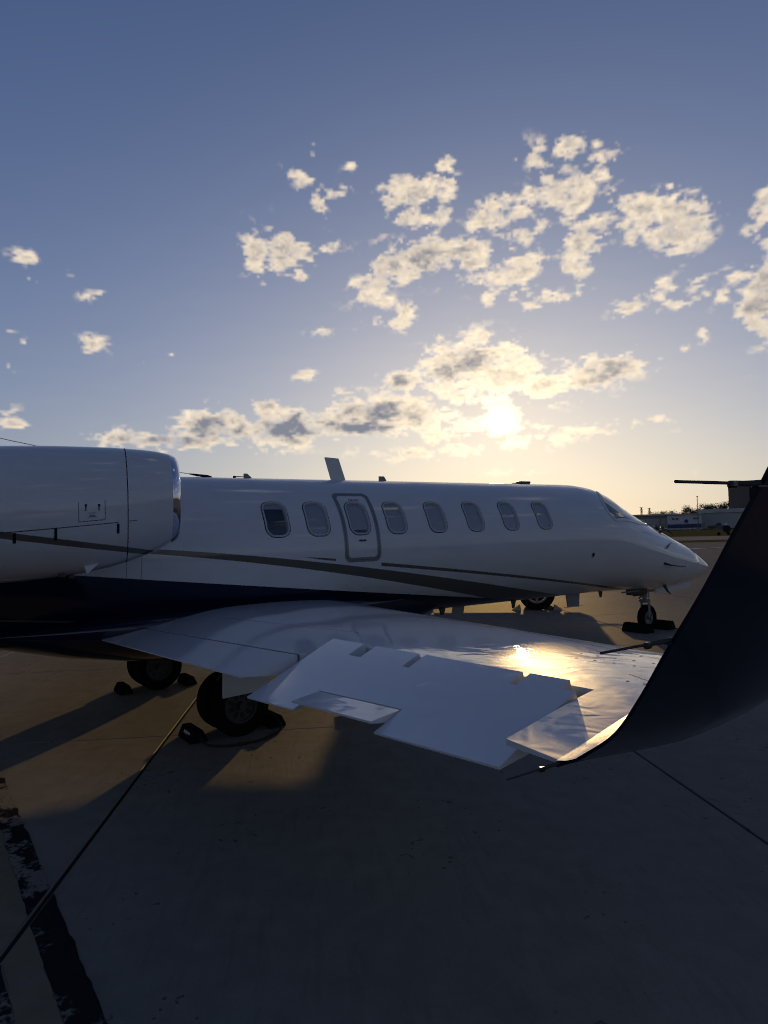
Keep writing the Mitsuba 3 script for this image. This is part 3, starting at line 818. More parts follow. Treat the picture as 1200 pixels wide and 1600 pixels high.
def hinge_frame(p0, p1, angle):
    p0, p1 = np.asarray(p0, float), np.asarray(p1, float)
    return trimesh.transformations.rotation_matrix(angle, p1 - p0, p0)


def axis_pt(y, xf):
    x = xf(y)
    xc = (X_LE(y) - x) / (X_LE(y) - X_TE(y))
    return np.array([x, -y, (wing_up(xc, y) * .62 + wing_lo(xc, y) * .38)])


HIN = lambda y: AIL_X(y) - .13
Mail = hinge_frame(axis_pt(AIL_Y0, HIN), axis_pt(AIL_Y1, HIN), AIL_DROOP)
TABX = lambda y: -9.368 - .04 * (y - 4.97)
Mtab = Mail @ hinge_frame(axis_pt(4.97, TABX), axis_pt(5.65, TABX), TAB_UP)

# winglet: the tip section swept up through a soft bend
wl_y = [6.55, 6.60, 6.66, 6.76, 6.85, 6.93, 7.03, 7.10, 7.17, 7.30, 7.42]
wl_z = [Z_TE(6.55), 1.299, 1.335, 1.405, 1.505, 1.612, 1.745, 1.85, 1.95, 2.16, 2.36]
wl_x = [X_TE(6.55), -9.562, -9.575, -9.60, -9.628, -9.65, -9.672, -9.685, -9.70, -9.76, -9.84]
wl_c = [1.04, 1.02, .99, .94, .89, .845, .79, .75, .71, .60, .50]
uu = np.r_[0, np.cumsum(np.hypot(np.diff(wl_y), np.diff(wl_z)))]
fy, fz, fxx, fc = (PchipInterpolator(uu, a) for a in (wl_y, wl_z, wl_x, wl_c))
U = np.linspace(0, uu[-1], 40)
up_rings, lo_rings = [], []
tt = np.linspace(0, 1, 40)
xx = 1 - np.cos(np.pi * tt / 2)
for q in U:
    phi = math.atan2(float(fz(min(q + .02, uu[-1])) - fz(max(q - .02, 0))), float(fy(min(q + .02, uu[-1])) - fy(max(q - .02, 0))))
    if q < .02:
        phi = math.atan(.0593)
    nrm = np.array([0, math.sin(phi), math.cos(phi)])       # inboard/up side (y to port)
    c = float(fc(q))
    le = np.array([float(fxx(q)) + c, -float(fy(q)), float(fz(q)) + (.0007 * 0 + (Z_LE(6.55) - Z_TE(6.55)) * (1 - q / uu[-1]))])
    te = np.array([float(fxx(q)), -float(fy(q)), float(fz(q))])
    tc = T_C(6.55) * (1 - .25 * q / uu[-1])
    base = le + (te - le) * xx[:, None]
    up_rings.append(base + nrm * (c * tc * thick(xx))[:, None])
    lo_rings.append(base - nrm * (c * tc * .8 * thick(xx) + .008 * xx)[:, None])


def sheet(rings, flip):
    n, kk = len(rings), len(rings[0])
    i, j = np.meshgrid(np.arange(n - 1), np.arange(kk - 1), indexing="ij")
    a = (i * kk + j).ravel()
    f = np.vstack([np.c_[a, a + 1, a + kk + 1], np.c_[a, a + kk + 1, a + kk]])
    m = trimesh.Trimesh(np.vstack(rings), f[:, ::-1] if flip else f, process=False)
    return m


nb_ = 15
fillet_up = sheet(up_rings[:nb_ + 1], False)
inner_up = sheet(up_rings[nb_:], False)
outer = sheet(lo_rings, True)
edge = sheet([np.array([u[-1] for u in up_rings]), np.array([l[-1] for l in lo_rings])], False)
cap = sheet([up_rings[-1], lo_rings[-1]], True)


def twin(mesh, side):
    m = mesh.copy()
    if side > 0:
        m.vertices = np.asarray(m.vertices) * [1, -1, 1]
        m.invert()
    return m


STICKS = [((-9.557, -6.56, 1.281), (-.18, -.004, .0)), ((-9.655, -6.945, 1.635), (-.205, .0, .0)), ((-9.70, -7.155, 1.925), (-.235, 0, .0))]
for side in (-1, 1):
    wk = numbered(JET + "__wing")
    scene[wk] = mikit.ply(twin(tm(main), side), "wing_paint", smooth=30)
    fk = numbered(JET + "__flap")
    scene[fk] = mikit.ply(twin(tm(flap), side), "wing_paint", smooth=30)
    if side < 0:
        labels[fk] = {"label": "retracted flap beside the fuselage"}
    ak = numbered(JET + "__aileron")
    am, tb = tm(ail), tm(tab)
    if side < 0:
        am.apply_transform(Mail)
        tb.apply_transform(Mtab)
        labels[ak] = {"label": "aileron drooped below the trailing edge, with hinge notches"}
    scene[ak] = mikit.ply(twin(am, side), "wing_paint", smooth=30)
    add(ak + "__trim_tab", twin(tb, side), "wing_paint", smooth=30)
    if side < 0:
        h0 = np.array([-9.38, -5.25, 1.105])
        add(ak + "__tab_horn", cat(bx(h0[0], h0[1], h0[2] - .02, .12, .012, .05), lathe([(0, -.012), (.018, -.012), (.018, .012), (0, .012)], h0 + [-.03, 0, -.035], "y", 16)), "gear_metal")
    wgk = numbered(JET + "__winglet")
    scene[wgk] = mikit.ply(cat(twin(outer, side), twin(inner_up, side), twin(cap, side)), "navy_paint", smooth=30)
    if side < 0:
        labels[wgk] = {"label": "near black navy winglet rising at the right edge"}
    add(wgk + "__white_fillet", twin(fillet_up, side), "wing_paint", smooth=True)
    add(wgk + "__trailing_edge", twin(edge, side), "navy_paint")
    for (b, d) in STICKS:
        b, d = np.array(b), np.array(d)
        pts = np.array([b + [.03, 0, 0], b - [.01, 0, 0], b + d * .33, b + d * .34, b + d * .95, b + d])
        m = tube(pts, [.0048, .0048, .0044, .0028, .0024, .0024], 8)
        foot = bx(b[0] + .012, b[1], b[2] - .004, .05, .014, .006, bevel=.002)
        collar = bx(b[0] + d[0] * .34, b[1], b[2] - .002, .018, .012, .012, bevel=.003)
        sk_ = add(JET + "__static_wick", twin(m, side), "wick_grey", smooth=40)
        add(sk_ + "__foot", twin(cat(foot, collar), side), "black_paint")

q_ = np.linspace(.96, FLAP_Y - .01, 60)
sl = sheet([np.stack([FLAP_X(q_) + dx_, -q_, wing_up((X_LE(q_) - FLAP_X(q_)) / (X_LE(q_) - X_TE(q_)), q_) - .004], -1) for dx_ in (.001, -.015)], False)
add(JET + "__flap__gap_shade", sl, "rubber")  # shade of the flap gap painted in as a dark strip below the skin
q_ = np.linspace(AIL_X(AIL_Y0) - .0, X_TE(AIL_Y0), 30)
# flap seam fairing, fastener rows and fuel cap on the wing
def on_wing(x, y, t=.0006):
    xc = (X_LE(y) - x) / (X_LE(y) - X_TE(y))
    return np.stack([x, -y, wing_up(xc, y) + t], -1)


for n_, pl in enumerate([[(-8.55, 1.2), (-8.72, 4.3)], [(-7.9, 4.4), (-8.75, 6.5)], [(-8.93, 6.30), (-9.05, 6.55)]]):
    q = np.linspace(0, 1, 40)
    x_ = pl[0][0] + (pl[1][0] - pl[0][0]) * q
    y_ = pl[0][1] + (pl[1][1] - pl[0][1]) * q
    d_ = np.array([pl[1][1] - pl[0][1], -(pl[1][0] - pl[0][0])])
    d_ = d_ / np.linalg.norm(d_) * .0018
    a = on_wing(x_ + d_[0], y_ + d_[1])
    b = on_wing(x_ - d_[0], y_ - d_[1])
    add(JET + "__wing__panel_seam", sheet([a, b], False), "seam")

fs = []
for x_, y0_, y1_, n_ in ((-8.72, 5.9, 6.6, 9), (-8.80, 5.95, 6.6, 8), (-9.00, 6.36, 6.56, 4), (-8.62, 5.9, 6.55, 7)):
    for y_ in np.linspace(y0_, y1_, n_):
        q_ = on_wing(x_ - .10 * (y_ - 6.2), y_, .0)
        c_ = trimesh.creation.cylinder(.0055, .003, sections=8)
        c_.apply_translation(q_)
        fs.append(c_)
fk_ = add(JET + "__wing__fasteners", cat(fs), "grey_paint")
labels[fk_] = {"label": "rows of small fastener heads near the wing tip", "kind": "stuff"}

# ---- engines
NX = [-8.975, -9.1, -9.25, -9.5, -9.83, -10.3, -11.0, -11.7, -12.3, -12.6]
NT = [2.600, 2.622, 2.632, 2.638, 2.634, 2.615, 2.56, 2.47, 2.36, 2.30]
NBm = [1.825, 1.762, 1.705, 1.638, 1.588, 1.560, 1.585, 1.67, 1.78, 1.84]
fnt, fnb = PchipInterpolator(NX[::-1], NT[::-1]), PchipInterpolator(NX[::-1], NBm[::-1])
NY = 1.62


def nac(x, a, side=-1, dr_=0.0):
    zt, zb_ = fnt(x), fnb(x)
    r = (zt - zb_) / 2 + dr_
    w = np.clip((x + 10.6) / 1.4, 0, 1)                      # the intake's face is turned slightly outwards
    return np.stack([x - .22 * w * r * np.cos(a) + 0 * a, side * NY + side * r * np.cos(a), (zt + zb_) / 2 + r * np.sin(a)], -1)


def ring_loft(rings, flip=False):
    n, kk = len(rings), len(rings[0])
    j = np.arange(kk)
    f = []
    for i in range(n - 1):
        a, b, c, d = i * kk + j, i * kk + (j + 1) % kk, (i + 1) * kk + (j + 1) % kk, (i + 1) * kk + j
        f += [np.c_[a, b, c], np.c_[a, c, d]]
    f = np.vstack(f)
    return trimesh.Trimesh(np.vstack(rings), f[:, ::-1] if flip else f, process=False)


na = np.linspace(0, 2 * np.pi, 96, endpoint=False)
for side in (-1, 1):
    ek = numbered(JET + "__engine_nacelle")
    body = ring_loft([nac(x, na, side) for x in np.linspace(-8.975, -12.6, 90)], flip=side < 0)
    scene[ek] = mikit.ply(body, "nacelle_paint", smooth=50)
    if body.vertex_normals[5] @ np.array([0, side * np.cos(na[5]), np.sin(na[5])]) < 0:
        body.invert()
        scene[ek] = mikit.ply(body, "nacelle_paint", smooth=50)
    zc, r0 = (NT[0] + NBm[0]) / 2, (NT[0] - NBm[0]) / 2
    prof = [(-8.975, r0), (-8.945, r0 - .010), (-8.922, r0 - .024), (-8.908, r0 - .040), (-8.904, r0 - .052), (-8.91, r0 - .064), (-8.93, r0 - .078), (-8.96, r0 - .088), (-9.05, r0 - .092)]
    lip = ring_loft([np.c_[x - .22 * r * np.cos(na), side * NY + side * r * np.cos(na), zc + r * np.sin(na)] for x, r in prof])
    lip.fix_normals()
    if lip.vertex_normals[5] @ np.array([0, side * np.cos(na[5]), np.sin(na[5])]) < 0:
        lip.invert()
    add(ek + "__intake_lip", lip, "chrome", smooth=60)
    duct = ring_loft([np.c_[x - .22 * r * np.cos(na) * (x > -9.1), side * NY + side * r * np.cos(na), zc + r * np.sin(na)] for x, r in ((-9.05, r0 - .092), (-9.3, r0 - .08), (-9.55, r0 - .08), (-9.55, .01))])
    add(ek + "__intake_duct", duct, "dark_liner")
    sp_ = lathe([(0, .28), (.04, .25), (.09, .16), (.12, .05), (.125, 0), (0, 0)], [-9.54, side * NY, zc], "x", 32)
    add(ek + "__spinner", sp_, "gear_metal", smooth=40)
    ex_ = lathe([(0, -.5), (.10, -.2), (.16, .0), (.16, .1), (0, .1)], [-12.5, side * NY, 2.07], "x", 32)
    add(ek + "__exhaust_cone", ex_, "gear_metal", smooth=40)
    jet_end = ring_loft([np.c_[np.full(96, x), side * NY + r * np.cos(na), 2.07 + r * np.sin(na)] for x, r in ((-12.6, .232), (-12.75, .215), (-12.75, .20), (-12.3, .20), (-12.3, .01))])
    add(ek + "__exhaust_nozzle", jet_end, "gear_metal", smooth=40)

    def nac_strip(x0, x1, z0, z1, t=.0015):
        """rectangle on the outer face of the nacelle between two stations and two heights given at both ends"""
        n = 14
        s_ = np.linspace(0, 1, n)
        rows = []
        for q in s_:
            x = x0 + (x1 - x0) * q
            z = np.linspace(z0[0] + (z0[1] - z0[0]) * q, z1[0] + (z1[1] - z1[0]) * q, 6)
            zt, zb_ = float(fnt(x)), float(fnb(x))
            r = (zt - zb_) / 2
            a = np.arcsin(np.clip((z - (zt + zb_) / 2) / r, -1, 1))
            rows.append(nac(x + .22 * np.clip((x + 10.6) / 1.4, 0, 1) * r * .9, a, side, t))
        m = sheet(rows, False)
        if m.face_normals[0][1] * side < 0:
            m.invert()
        return m

    aa = np.linspace(-np.pi / 2, np.pi / 2, 60)
    sm = sheet([nac(-9.335 + .05 * np.sin(aa) * 0 - .012, aa, side, .0014), nac(-9.343 - .012, aa, side, .0014)], side > 0)
    add(ek + "__seam", sm, "seam")
    add(ek + "__seam", nac_strip(-12.0, -9.36, (1.82, 1.998), (1.828, 2.004)), "seam")
    for x_, zz in ((-10.24, (1.86, 1.935)), (-9.965, (1.873, 1.960)), (-9.51, (1.905, 1.982))):
        add(ek + "__latch", nac_strip(x_ - .010, x_ + .010, (zz[0], zz[0]), (zz[1], zz[1]), .004), "black_paint")
    # access door with two latches and a small printed emblem
    dk = add(ek + "__access_door", cat(nac_strip(-9.805, -9.801, (2.005, 2.005), (2.15, 2.15)), nac_strip(-9.611, -9.607, (2.02, 2.02), (2.165, 2.165)), nac_strip(-9.805, -9.607, (2.000, 2.013), (2.005, 2.018))), "seam")
    for x_ in (-9.752, -9.655):
        add(dk + "__latch", cat(nac_strip(x_ - .004, x_ + .004, (2.085, 2.085), (2.135, 2.135), .003), nac_strip(x_ - .007, x_ + .010, (2.118, 2.118), (2.136, 2.136), .0035)), "seam")
    add(dk + "__placard", cat(nac_strip(-9.735, -9.675, (2.065, 2.068), (2.070, 2.073), .003), nac_strip(-9.725, -9.685, (2.042, 2.044), (2.054, 2.056), .003), nac_strip(-9.740, -9.670, (2.036, 2.038), (2.041, 2.043), .003)), "grey_paint")
    fb = np.array([-9.66, side * (NY + .02), 1.60])
    v_ = np.array([[-9.73, side * 1.86, 1.67], [-9.61, side * 1.86, 1.69], [-9.715, side * 1.90, 1.605], [-9.73, side * 1.845, 1.67], [-9.61, side * 1.845, 1.69], [-9.715, side * 1.885, 1.605]])
    add(ek + "__vent_scoop", trimesh.convex.convex_hull(v_), "white_paint")
    add(ek + "__drain", cat(bx(-9.88, side * 1.80, 1.612, .05, .02, .06, bevel=.006), bx(-9.80, side * 1.72, 1.585, .04, .03, .04, bevel=.006)), "black_paint")
    pv = loft([np.c_[xq, np.full(len(xq), side * yq), zq] for yq in (.55, 1.25) for xq, zq in [(np.r_[np.linspace(-9.6, -12.2, 20), np.linspace(-12.2, -9.6, 20)], np.r_[2.12 + .10 * np.sin(np.linspace(0, np.pi, 20)), 2.12 - .10 * np.sin(np.linspace(np.pi, 0, 20))])]])
    add(JET + "__pylon", pv, "white_paint", smooth=40)

# ---- tail (outside the frame, but it throws shadows and stands in reflections)
def plate(rings, key, mat):
    add(key, loft(rings), mat, smooth=30)


def foil(c, t, n=24):
    q = 1 - np.cos(np.pi * np.linspace(0, 1, n) / 2)
    return np.r_[q * -c, (q * -c)[::-1]], np.r_[c * t * thick(q), (-c * t * thick(q))[::-1]]


rg = []
for z_, xle, c in ((2.35, -12.0, 3.6), (2.55, -12.7, 2.9), (3.4, -13.5, 2.35), (4.25, -14.35, 1.75)):
    fxq, fyq = foil(c, .10)
    rg.append(np.c_[xle + fxq, fyq, np.full(len(fxq), z_)])
plate(rg, JET + "__tail_fin", "navy_paint")
rg = []
for y_, xle, c in ((-2.35, -15.35, .75), (0, -14.4, 1.5), (2.35, -15.35, .75)):
    fxq, fzq = foil(c, .09)
    rg.append(np.c_[xle + fxq, np.full(len(fxq), y_), 4.27 + fzq])
plate(rg, JET + "__tailplane", "white_paint")
for side in (-1, 1):
    rg = []
    for q, xle, c in ((0, -13.0, 1.9), (1, -14.2, .9)):
        fxq, fyq = foil(c, .06)
        rg.append(np.c_[xle + fxq, side * (.30 + .62 * q) + fyq, np.full(len(fxq), 1.75 - .62 * q)])
    plate(rg, JET + "__ventral_fin", "navy_paint")


# ---- landing gear
def tyre(c, r, w, key, mat="rubber", rim_r=None, holes=9, rim_mat="rim_dark"):
    """tyre and rim about a y axis; returns their keys as sub-parts of key"""
    rim_r = rim_r or r * .58
    n = 14
    aq = np.linspace(-np.pi * .5, np.pi * .5, n)
    prof = [(rim_r, -w * .40)]
    hr = (r - rim_r)
    prof += [(rim_r + hr * .25, -w * .49), (rim_r + hr * .55, -w * .50), (rim_r + hr * .82, -w * .44), (r - hr * .05, -w * .33), (r, -w * .26)]
    for gq in (-.15, 0, .15):
        prof += [(r, w * (gq - .03)), (r - .006, w * (gq - .02)), (r - .006, w * (gq + .02)), (r, w * (gq + .03))]
    prof += [(p, -a) for p, a in prof[5::-1]]
    prof += [(rim_r, -w * .40)]
    add(key + "__tyre", lathe(prof, c, "y", 56), mat, smooth=35)
    d = Manifold.cylinder(w * .66, rim_r + .004, rim_r + .004, 64, True)
    dish = Manifold.cylinder(w, rim_r * .86, rim_r * .80, 64, True).translate([0, 0, w * .5 + w * .20])
    d = d - dish - dish.mirror([0, 0, 1])
    for q in range(holes):
        a = 2 * np.pi * q / holes
        d = d - Manifold.cylinder(w * 2, rim_r * .135, rim_r * .135, 20, True).scale([1.5, 1, 1]).translate([rim_r * .56, 0, 0]).rotate([0, 0, math.degrees(a)])
    hub = Manifold.cylinder(w * .82, rim_r * .28, rim_r * .24, 32, True)
    m = tm(d + hub)
    m.apply_transform(trimesh.transformations.rotation_matrix(np.pi / 2, [1, 0, 0]))
    m.apply_translation(c)
    add(key + "__rim", m, rim_mat, smooth=30)


for side in (-1, 1):
    gk = numbered(JET + "__main_gear")
    gx, gy, r = -8.30, 1.29 * side, .285
    leg = cat(tube([(gx + .02, gy, .36), (gx + .05, gy, .60)], .045, 16), tube([(gx + .05, gy, .55), (gx + .10, gy, 1.05)], .062, 16), bx(gx + .02, gy, .30, .16, .10, .14, bevel=.02),
              tube([(gx + .05, gy, .62), (gx + .16, gy - side * .16, .78), (gx + .26, gy - side * .36, .98)], .028, 10), tube([(gx - .05, gy, .36), (gx - .15, gy, .50), (gx + .0, gy, .64)], .020, 8))
    axle = lathe([(0, -.26), (.035, -.26), (.035, .26), (0, .26)], [gx, gy, r - .004], "y", 20)
    scene[gk] = mikit.ply(cat(leg, axle), "rim_dark", smooth=35)
    for q in (-1, 1):
        wk = numbered(gk + "_wheel") if False else gk
        tyre(np.array([gx, gy + q * .165, r - .004]), r, .155, gk, rim_r=.165)
    for q in (-1, 1):
        add(gk + "__brake", lathe([(0, -.06), (.12, -.06), (.12, .06), (0, .06)], [gx, gy + q * .135, r - .004], "y", 28), "black_paint", smooth=35)
    dp = [(-8.52, .40), (-8.08, .42), (-8.02, .98), (-8.50, .98)]
    M = at_y(side * 1.605)
    add(gk + "__door", prism(dp, .02, M), "white_paint")
    add(gk + "__door_link", tube([(gx + .03, gy, .62), (gx + .03, side * 1.59, .66)], .014, 8), "gear_metal")

gk = JET + "__nose_gear"
gx, r = -.03, .2275
scene[gk] = mikit.ply(cat(tube([(gx - .04, 0, .50), (gx - .05, 0, .60)], .040, 16), tube([(gx - .05, 0, .58), (gx - .06, 0, .82)], .055, 16),
                          bx(gx - .05, 0, .525, .15, .16, .06, bevel=.02), bx(gx - .03, .075, .39, .06, .02, .30, bevel=.006), bx(gx - .03, -.075, .39, .06, .02, .30, bevel=.006),
                          tube([(gx - .13, 0, .50), (gx - .20, 0, .57), (gx - .10, 0, .66)], .016, 8), lathe([(0, -.10), (.025, -.10), (.025, .10), (0, .10)], [gx, 0, r - .003], "y", 16)), "gear_metal", smooth=35)
tyre(np.array([gx, 0, r - .003]), r, .115, gk, rim_r=.125, holes=8, rim_mat="gear_metal")
add(gk + "__drag_brace", cat(bx(-.29, 0, .70, .40, .16, .10, bevel=.01), bx(-.30, -.05, .655, .30, .03, .05)), "black_paint")
add(gk + "__spring", tube(np.array([[gx + .045 + .006 * math.cos(q), -.02, .56 + .11 * q / 12.6 + .004 * math.sin(q)] for q in np.linspace(0, 12.6, 20)]), .008, 6), "gear_metal")
add(gk + "__door", prism([(.06, .635), (1.13, .688), (1.13, .835), (.06, .80)], .012, at_y(-.12)), "white_paint")
add(gk + "__door", prism([(.06, .635), (1.13, .688), (1.13, .835), (.06, .80)], .012, at_y(.12)), "white_paint")

# ------------------------------------------------------------------ wheel chocks and their ropes
CHOCKS = []


def chock(x, y, dirx, label, length=.34, size=1.0, white=False):
    """rubber wedge lying across the wheel's track; dirx: +1 stands ahead of the wheel, -1 behind it"""
    k = numbered("wheel_chock")
    h, w = .13 * size, .19 * size
    pf = [(-w / 2, 0), (w / 2, 0), (w / 2, .03 * size), (.045 * size, h), (-.045 * size, h), (-w / 2, .03 * size)]
    b = Manifold.hull_points([[px, py + s_, max(pz, .002)] for px, pz in pf for s_, py in ((0, -length / 2), (0, length / 2))])
    grooves = [Manifold.cube([.5, .012, .02], True).translate([0, q, h + .002]) for q in np.linspace(-length * .4, length * .4, 7)]
    for gcut in grooves:
        b = b - gcut
    m = tm(b)
    m.apply_translation([x, y, .002])
    scene[k] = mikit.ply(m, "rubber")
    add(k + "__eyelet", lathe([(.012, -.006), (.022, -.006), (.022, .006), (.012, .006), (.012, -.006)], [x, y - length / 2 - .004, .06 * size], "y", 16), "black_paint")
    if white:
        # a worn white stencil, no longer readable, on the sloping rear face
        sl = math.atan2(h - .03 * size, w / 2 - .045 * size)
        marks = []
        for q, hh in zip(np.linspace(-.085, .055, 6), (.020, .026, .024, .028, .022, .027)):
            b_ = trimesh.creation.box(extents=[hh, .014, .002])
            b_.apply_transform(trimesh.transformations.rotation_matrix(-sl, [0, 1, 0]))
            zc_ = .085 * size
            b_.apply_translation([x - w / 2 + (zc_ - .03 * size) / math.tan(sl) - .0015, y + q, zc_ + .003])
            marks.append(b_)
        add(k + "__stencil", cat(marks), "marking_white")
    labels[k] = {"label": label, "category": "wheel chock", "group": "rubber wheel chocks at the landing gear"}
    return k


simple("marking_white", (0.55, 0.55, 0.52))
scene["rope_fibre"] = {"type": "twosided", "bsdf": {"type": "diffuse", "reflectance": rgb(.035, .032, .028)}}
chock(-8.70, -1.30, -1, "black rubber chock behind the near main wheels", .34, .85, True)
chock(-7.91, -1.30, 1, "black rubber chock ahead of the near main wheels", .34, .85)
chock(-8.70, 1.22, -1, "black rubber chock behind the far main wheels", .32, .8)
chock(-7.91, 1.22, 1, "black rubber chock ahead of the far main wheels", .32, .8)
chock(-.33, -.02, -1, "black rubber chock behind the nose wheel", .50, 1.15)
chock(.29, -.02, 1, "black rubber chock ahead of the nose wheel", .50, 1.15)


def rope(pts, label):
    p = np.array(pts, float)
    u = np.linspace(0, 1, len(p))
    uu_ = np.linspace(0, 1, 60)
    c = np.stack([PchipInterpolator(u, p[:, i])(uu_) for i in range(3)], -1)
    k = numbered("chock_rope")
    r = .011 + .002 * np.sin(np.arange(60) * 2.2)
    scene[k] = mikit.ply(tube(c, r, 8), "rope_fibre", smooth=50)
    labels[k] = {"label": label, "category": "rope"}


rope([(-8.70, -1.52, .06), (-8.68, -1.62, .018), (-8.52, -1.76, .013), (-8.30, -1.79, .013), (-8.08, -1.70, .013), (-7.95, -1.60, .02), (-7.91, -1.52, .06)], "slack rope joining the two chocks of the near main wheels")
rope([(.29, -.28, .06), (.36, -.34, .015), (.52, -.40, .013), (.66, -.34, .013), (.72, -.20, .013)], "short rope end lying ahead of the nose wheel chock")


# ------------------------------------------------------------------ off road vehicle standing beyond the jet
def frame2(origin, fwd):
    """x forward, y to its left, z up"""
    f = np.array([fwd[0], fwd[1], 0.0])
    f /= np.linalg.norm(f)
    l = np.array([-f[1], f[0], 0])
    M = np.eye(4)
    M[:3, 0], M[:3, 1], M[:3, 2], M[:3, 3] = f, l, [0, 0, 1], origin
    return M


def put(mesh, M):
    m = mesh.copy()
    m.apply_transform(M)
    return m


simple("car_paint", (0.02, 0.022, 0.026), 0.05)
simple("cladding_brown", (0.115, 0.108, 0.092))
simple("lamp_lens", (0.5, 0.5, 0.5), 0.03)


def vehicle(key, label, M, cab, body="car_paint", length=4.7, width=1.88, r=.40, ground_z=.34, hood_z=1.08, roof_z=1.74, wheel_x=(1.42, -1.42), detail=True):
    """front at +x; cab: (windscreen foot, windscreen head, rear roof, rear foot) stations"""
    labels[key] = {"label": label, "category": "car"}
    L2 = length / 2
    prof = [(-L2, ground_z + .08), (-L2 + .12, ground_z), (L2 - .15, ground_z), (L2, ground_z + .12), (L2 - .02, hood_z - .22), (L2 - .22, hood_z - .05), (cab[0], hood_z), (cab[3], hood_z), (-L2 + .05, hood_z - .04), (-L2, hood_z - .2)]
    pl = Polygon(prof).buffer(.05).buffer(-.05)
    lower = man(trimesh.creation.extrude_polygon(pl, width, engine="earcut"))
    for wx_ in wheel_x:
        lower = lower - Manifold.cylinder(.34, r * 1.16, r * 1.16, 40).translate([wx_, r, -.01]) - Manifold.cylinder(.34, r * 1.16, r * 1.16, 40).translate([wx_, r, width - .33])
    Rm = np.array([[1, 0, 0, 0], [0, 0, -1, width / 2], [0, 1, 0, 0], [0, 0, 0, 1.0]])
    low = tm(lower)
    low.apply_transform(Rm)
    a, b, c, d = cab
    tops = [[b, s * (width / 2 - .22), roof_z] for s in (-1, 1)] + [[c, s * (width / 2 - .22), roof_z] for s in (-1, 1)]
    mids = [[(b + c) / 2, s * (width / 2 - .18), roof_z + .03] for s in (-1, 1)]
    feet = [[a, s * (width / 2 - .04), hood_z - .02] for s in (-1, 1)] + [[d, s * (width / 2 - .04), hood_z - .02] for s in (-1, 1)]
    cabm = tm(hull_of(tops + mids + feet))
    scene[key] = mikit.ply(put(cat(low, cabm), M), body, smooth=25)
    # glass: side panes and screens a little proud
    for s in (-1, 1):
        def side_pt(x, q):
            y = (width / 2 - .04) + (-.18) * q
            return [x, s * (y + .012), hood_z + (roof_z - hood_z) * q]
        def edge(q, e):
            return (a + (b - a) * q) if e else (d + (c - d) * q)
        xm = (a + d) / 2 + .05
        for f0, f1 in ((0, 1), (1, 0)):
            pts = []
            for q in (.08, .86):
                lo_, hi_ = edge(q, 0) + .16, edge(q, 1) - .16
                x0, x1 = (lo_, xm - .04) if f0 == 0 else (xm + .04, hi_)
                pts += [side_pt(x0, q), side_pt(x1, q)]
            P_ = np.array(pts)
            Q_ = P_ - np.array([0, s * .012, 0])
            add(key + "__side_window", put(tm(hull_of(np.vstack([P_, Q_]))), M), "dark_glass")
    for (x0, x1, nm, sx) in ((a, b, "windscreen", 1), (d, c, "rear_window", -1)):
        pts = []
        for q in (.10, .90):
            for s in (-1, 1):
                pts.append([x0 + (x1 - x0) * q + sx * .014, s * ((width / 2 - .04) - .18 * q - .08), hood_z + (roof_z - hood_z) * q])
        P_ = np.array(pts)
        add(key + "__" + nm, put(tm(hull_of(np.vstack([P_, P_ - np.array([sx * .012, 0, 0])]))), M), "dark_glass")
    for wx_ in wheel_x:
        for s in (-1, 1):
            wk = numbered(key + "__wheel")
            w_ = .25
            y_ = s * (width / 2 - .15)
            tp = [(r * .62, -w_ * .46), (r * .80, -w_ * .52), (r * .94, -w_ * .48), (r, -w_ * .36), (r, w_ * .36), (r * .94, w_ * .48), (r * .80, w_ * .52), (r * .62, w_ * .46), (r * .62, -w_ * .46)]
            scene[wk] = mikit.ply(put(lathe(tp, [wx_, y_, r], "y", 40), M), "rubber", smooth=35)
            ring = Manifold.cylinder(w_ * .8, r * .63, r * .63, 48, True) - Manifold.cylinder(w_ * 2, r * .54, r * .54, 48, True)
            for q in range(5):
                ring = ring + Manifold.cube([r * .56, r * .15, w_ * .18], True).translate([r * .30, 0, w_ * .18]).rotate([0, 0, 72 * q + 18])
            ring = ring + Manifold.cylinder(w_ * .4, r * .15, r * .15, 24, True).translate([0, 0, w_ * .12])
            rm = tm(ring)
            rm.apply_transform(trimesh.transformations.rotation_matrix((np.pi / 2) * s * -1 + 0, [1, 0, 0]))
            rm.apply_translation([wx_, y_, r])
            add(wk + "__rim", put(rm, M), "gear_metal", smooth=30)
    for s in (-1, 1):
        add(key + "__headlight", put(bx(L2 - .07, s * (width / 2 - .25), hood_z - .26, .12, .32, .14, bevel=.03), M), "lamp_lens", smooth=40)
        add(key + "__tail_light", put(bx(-L2 + .05, s * (width / 2 - .12), hood_z - .14, .08, .16, .24, bevel=.02), M), "red_paint", smooth=40)
    add(key + "__front_bumper", put(bx(L2 - .02, 0, ground_z + .16, .16, width - .1, .20, bevel=.05), M), "black_paint", smooth=40)
    add(key + "__rear_bumper", put(bx(-L2 + .02, 0, ground_z + .16, .16, width - .1, .20, bevel=.05), M), "black_paint", smooth=40)


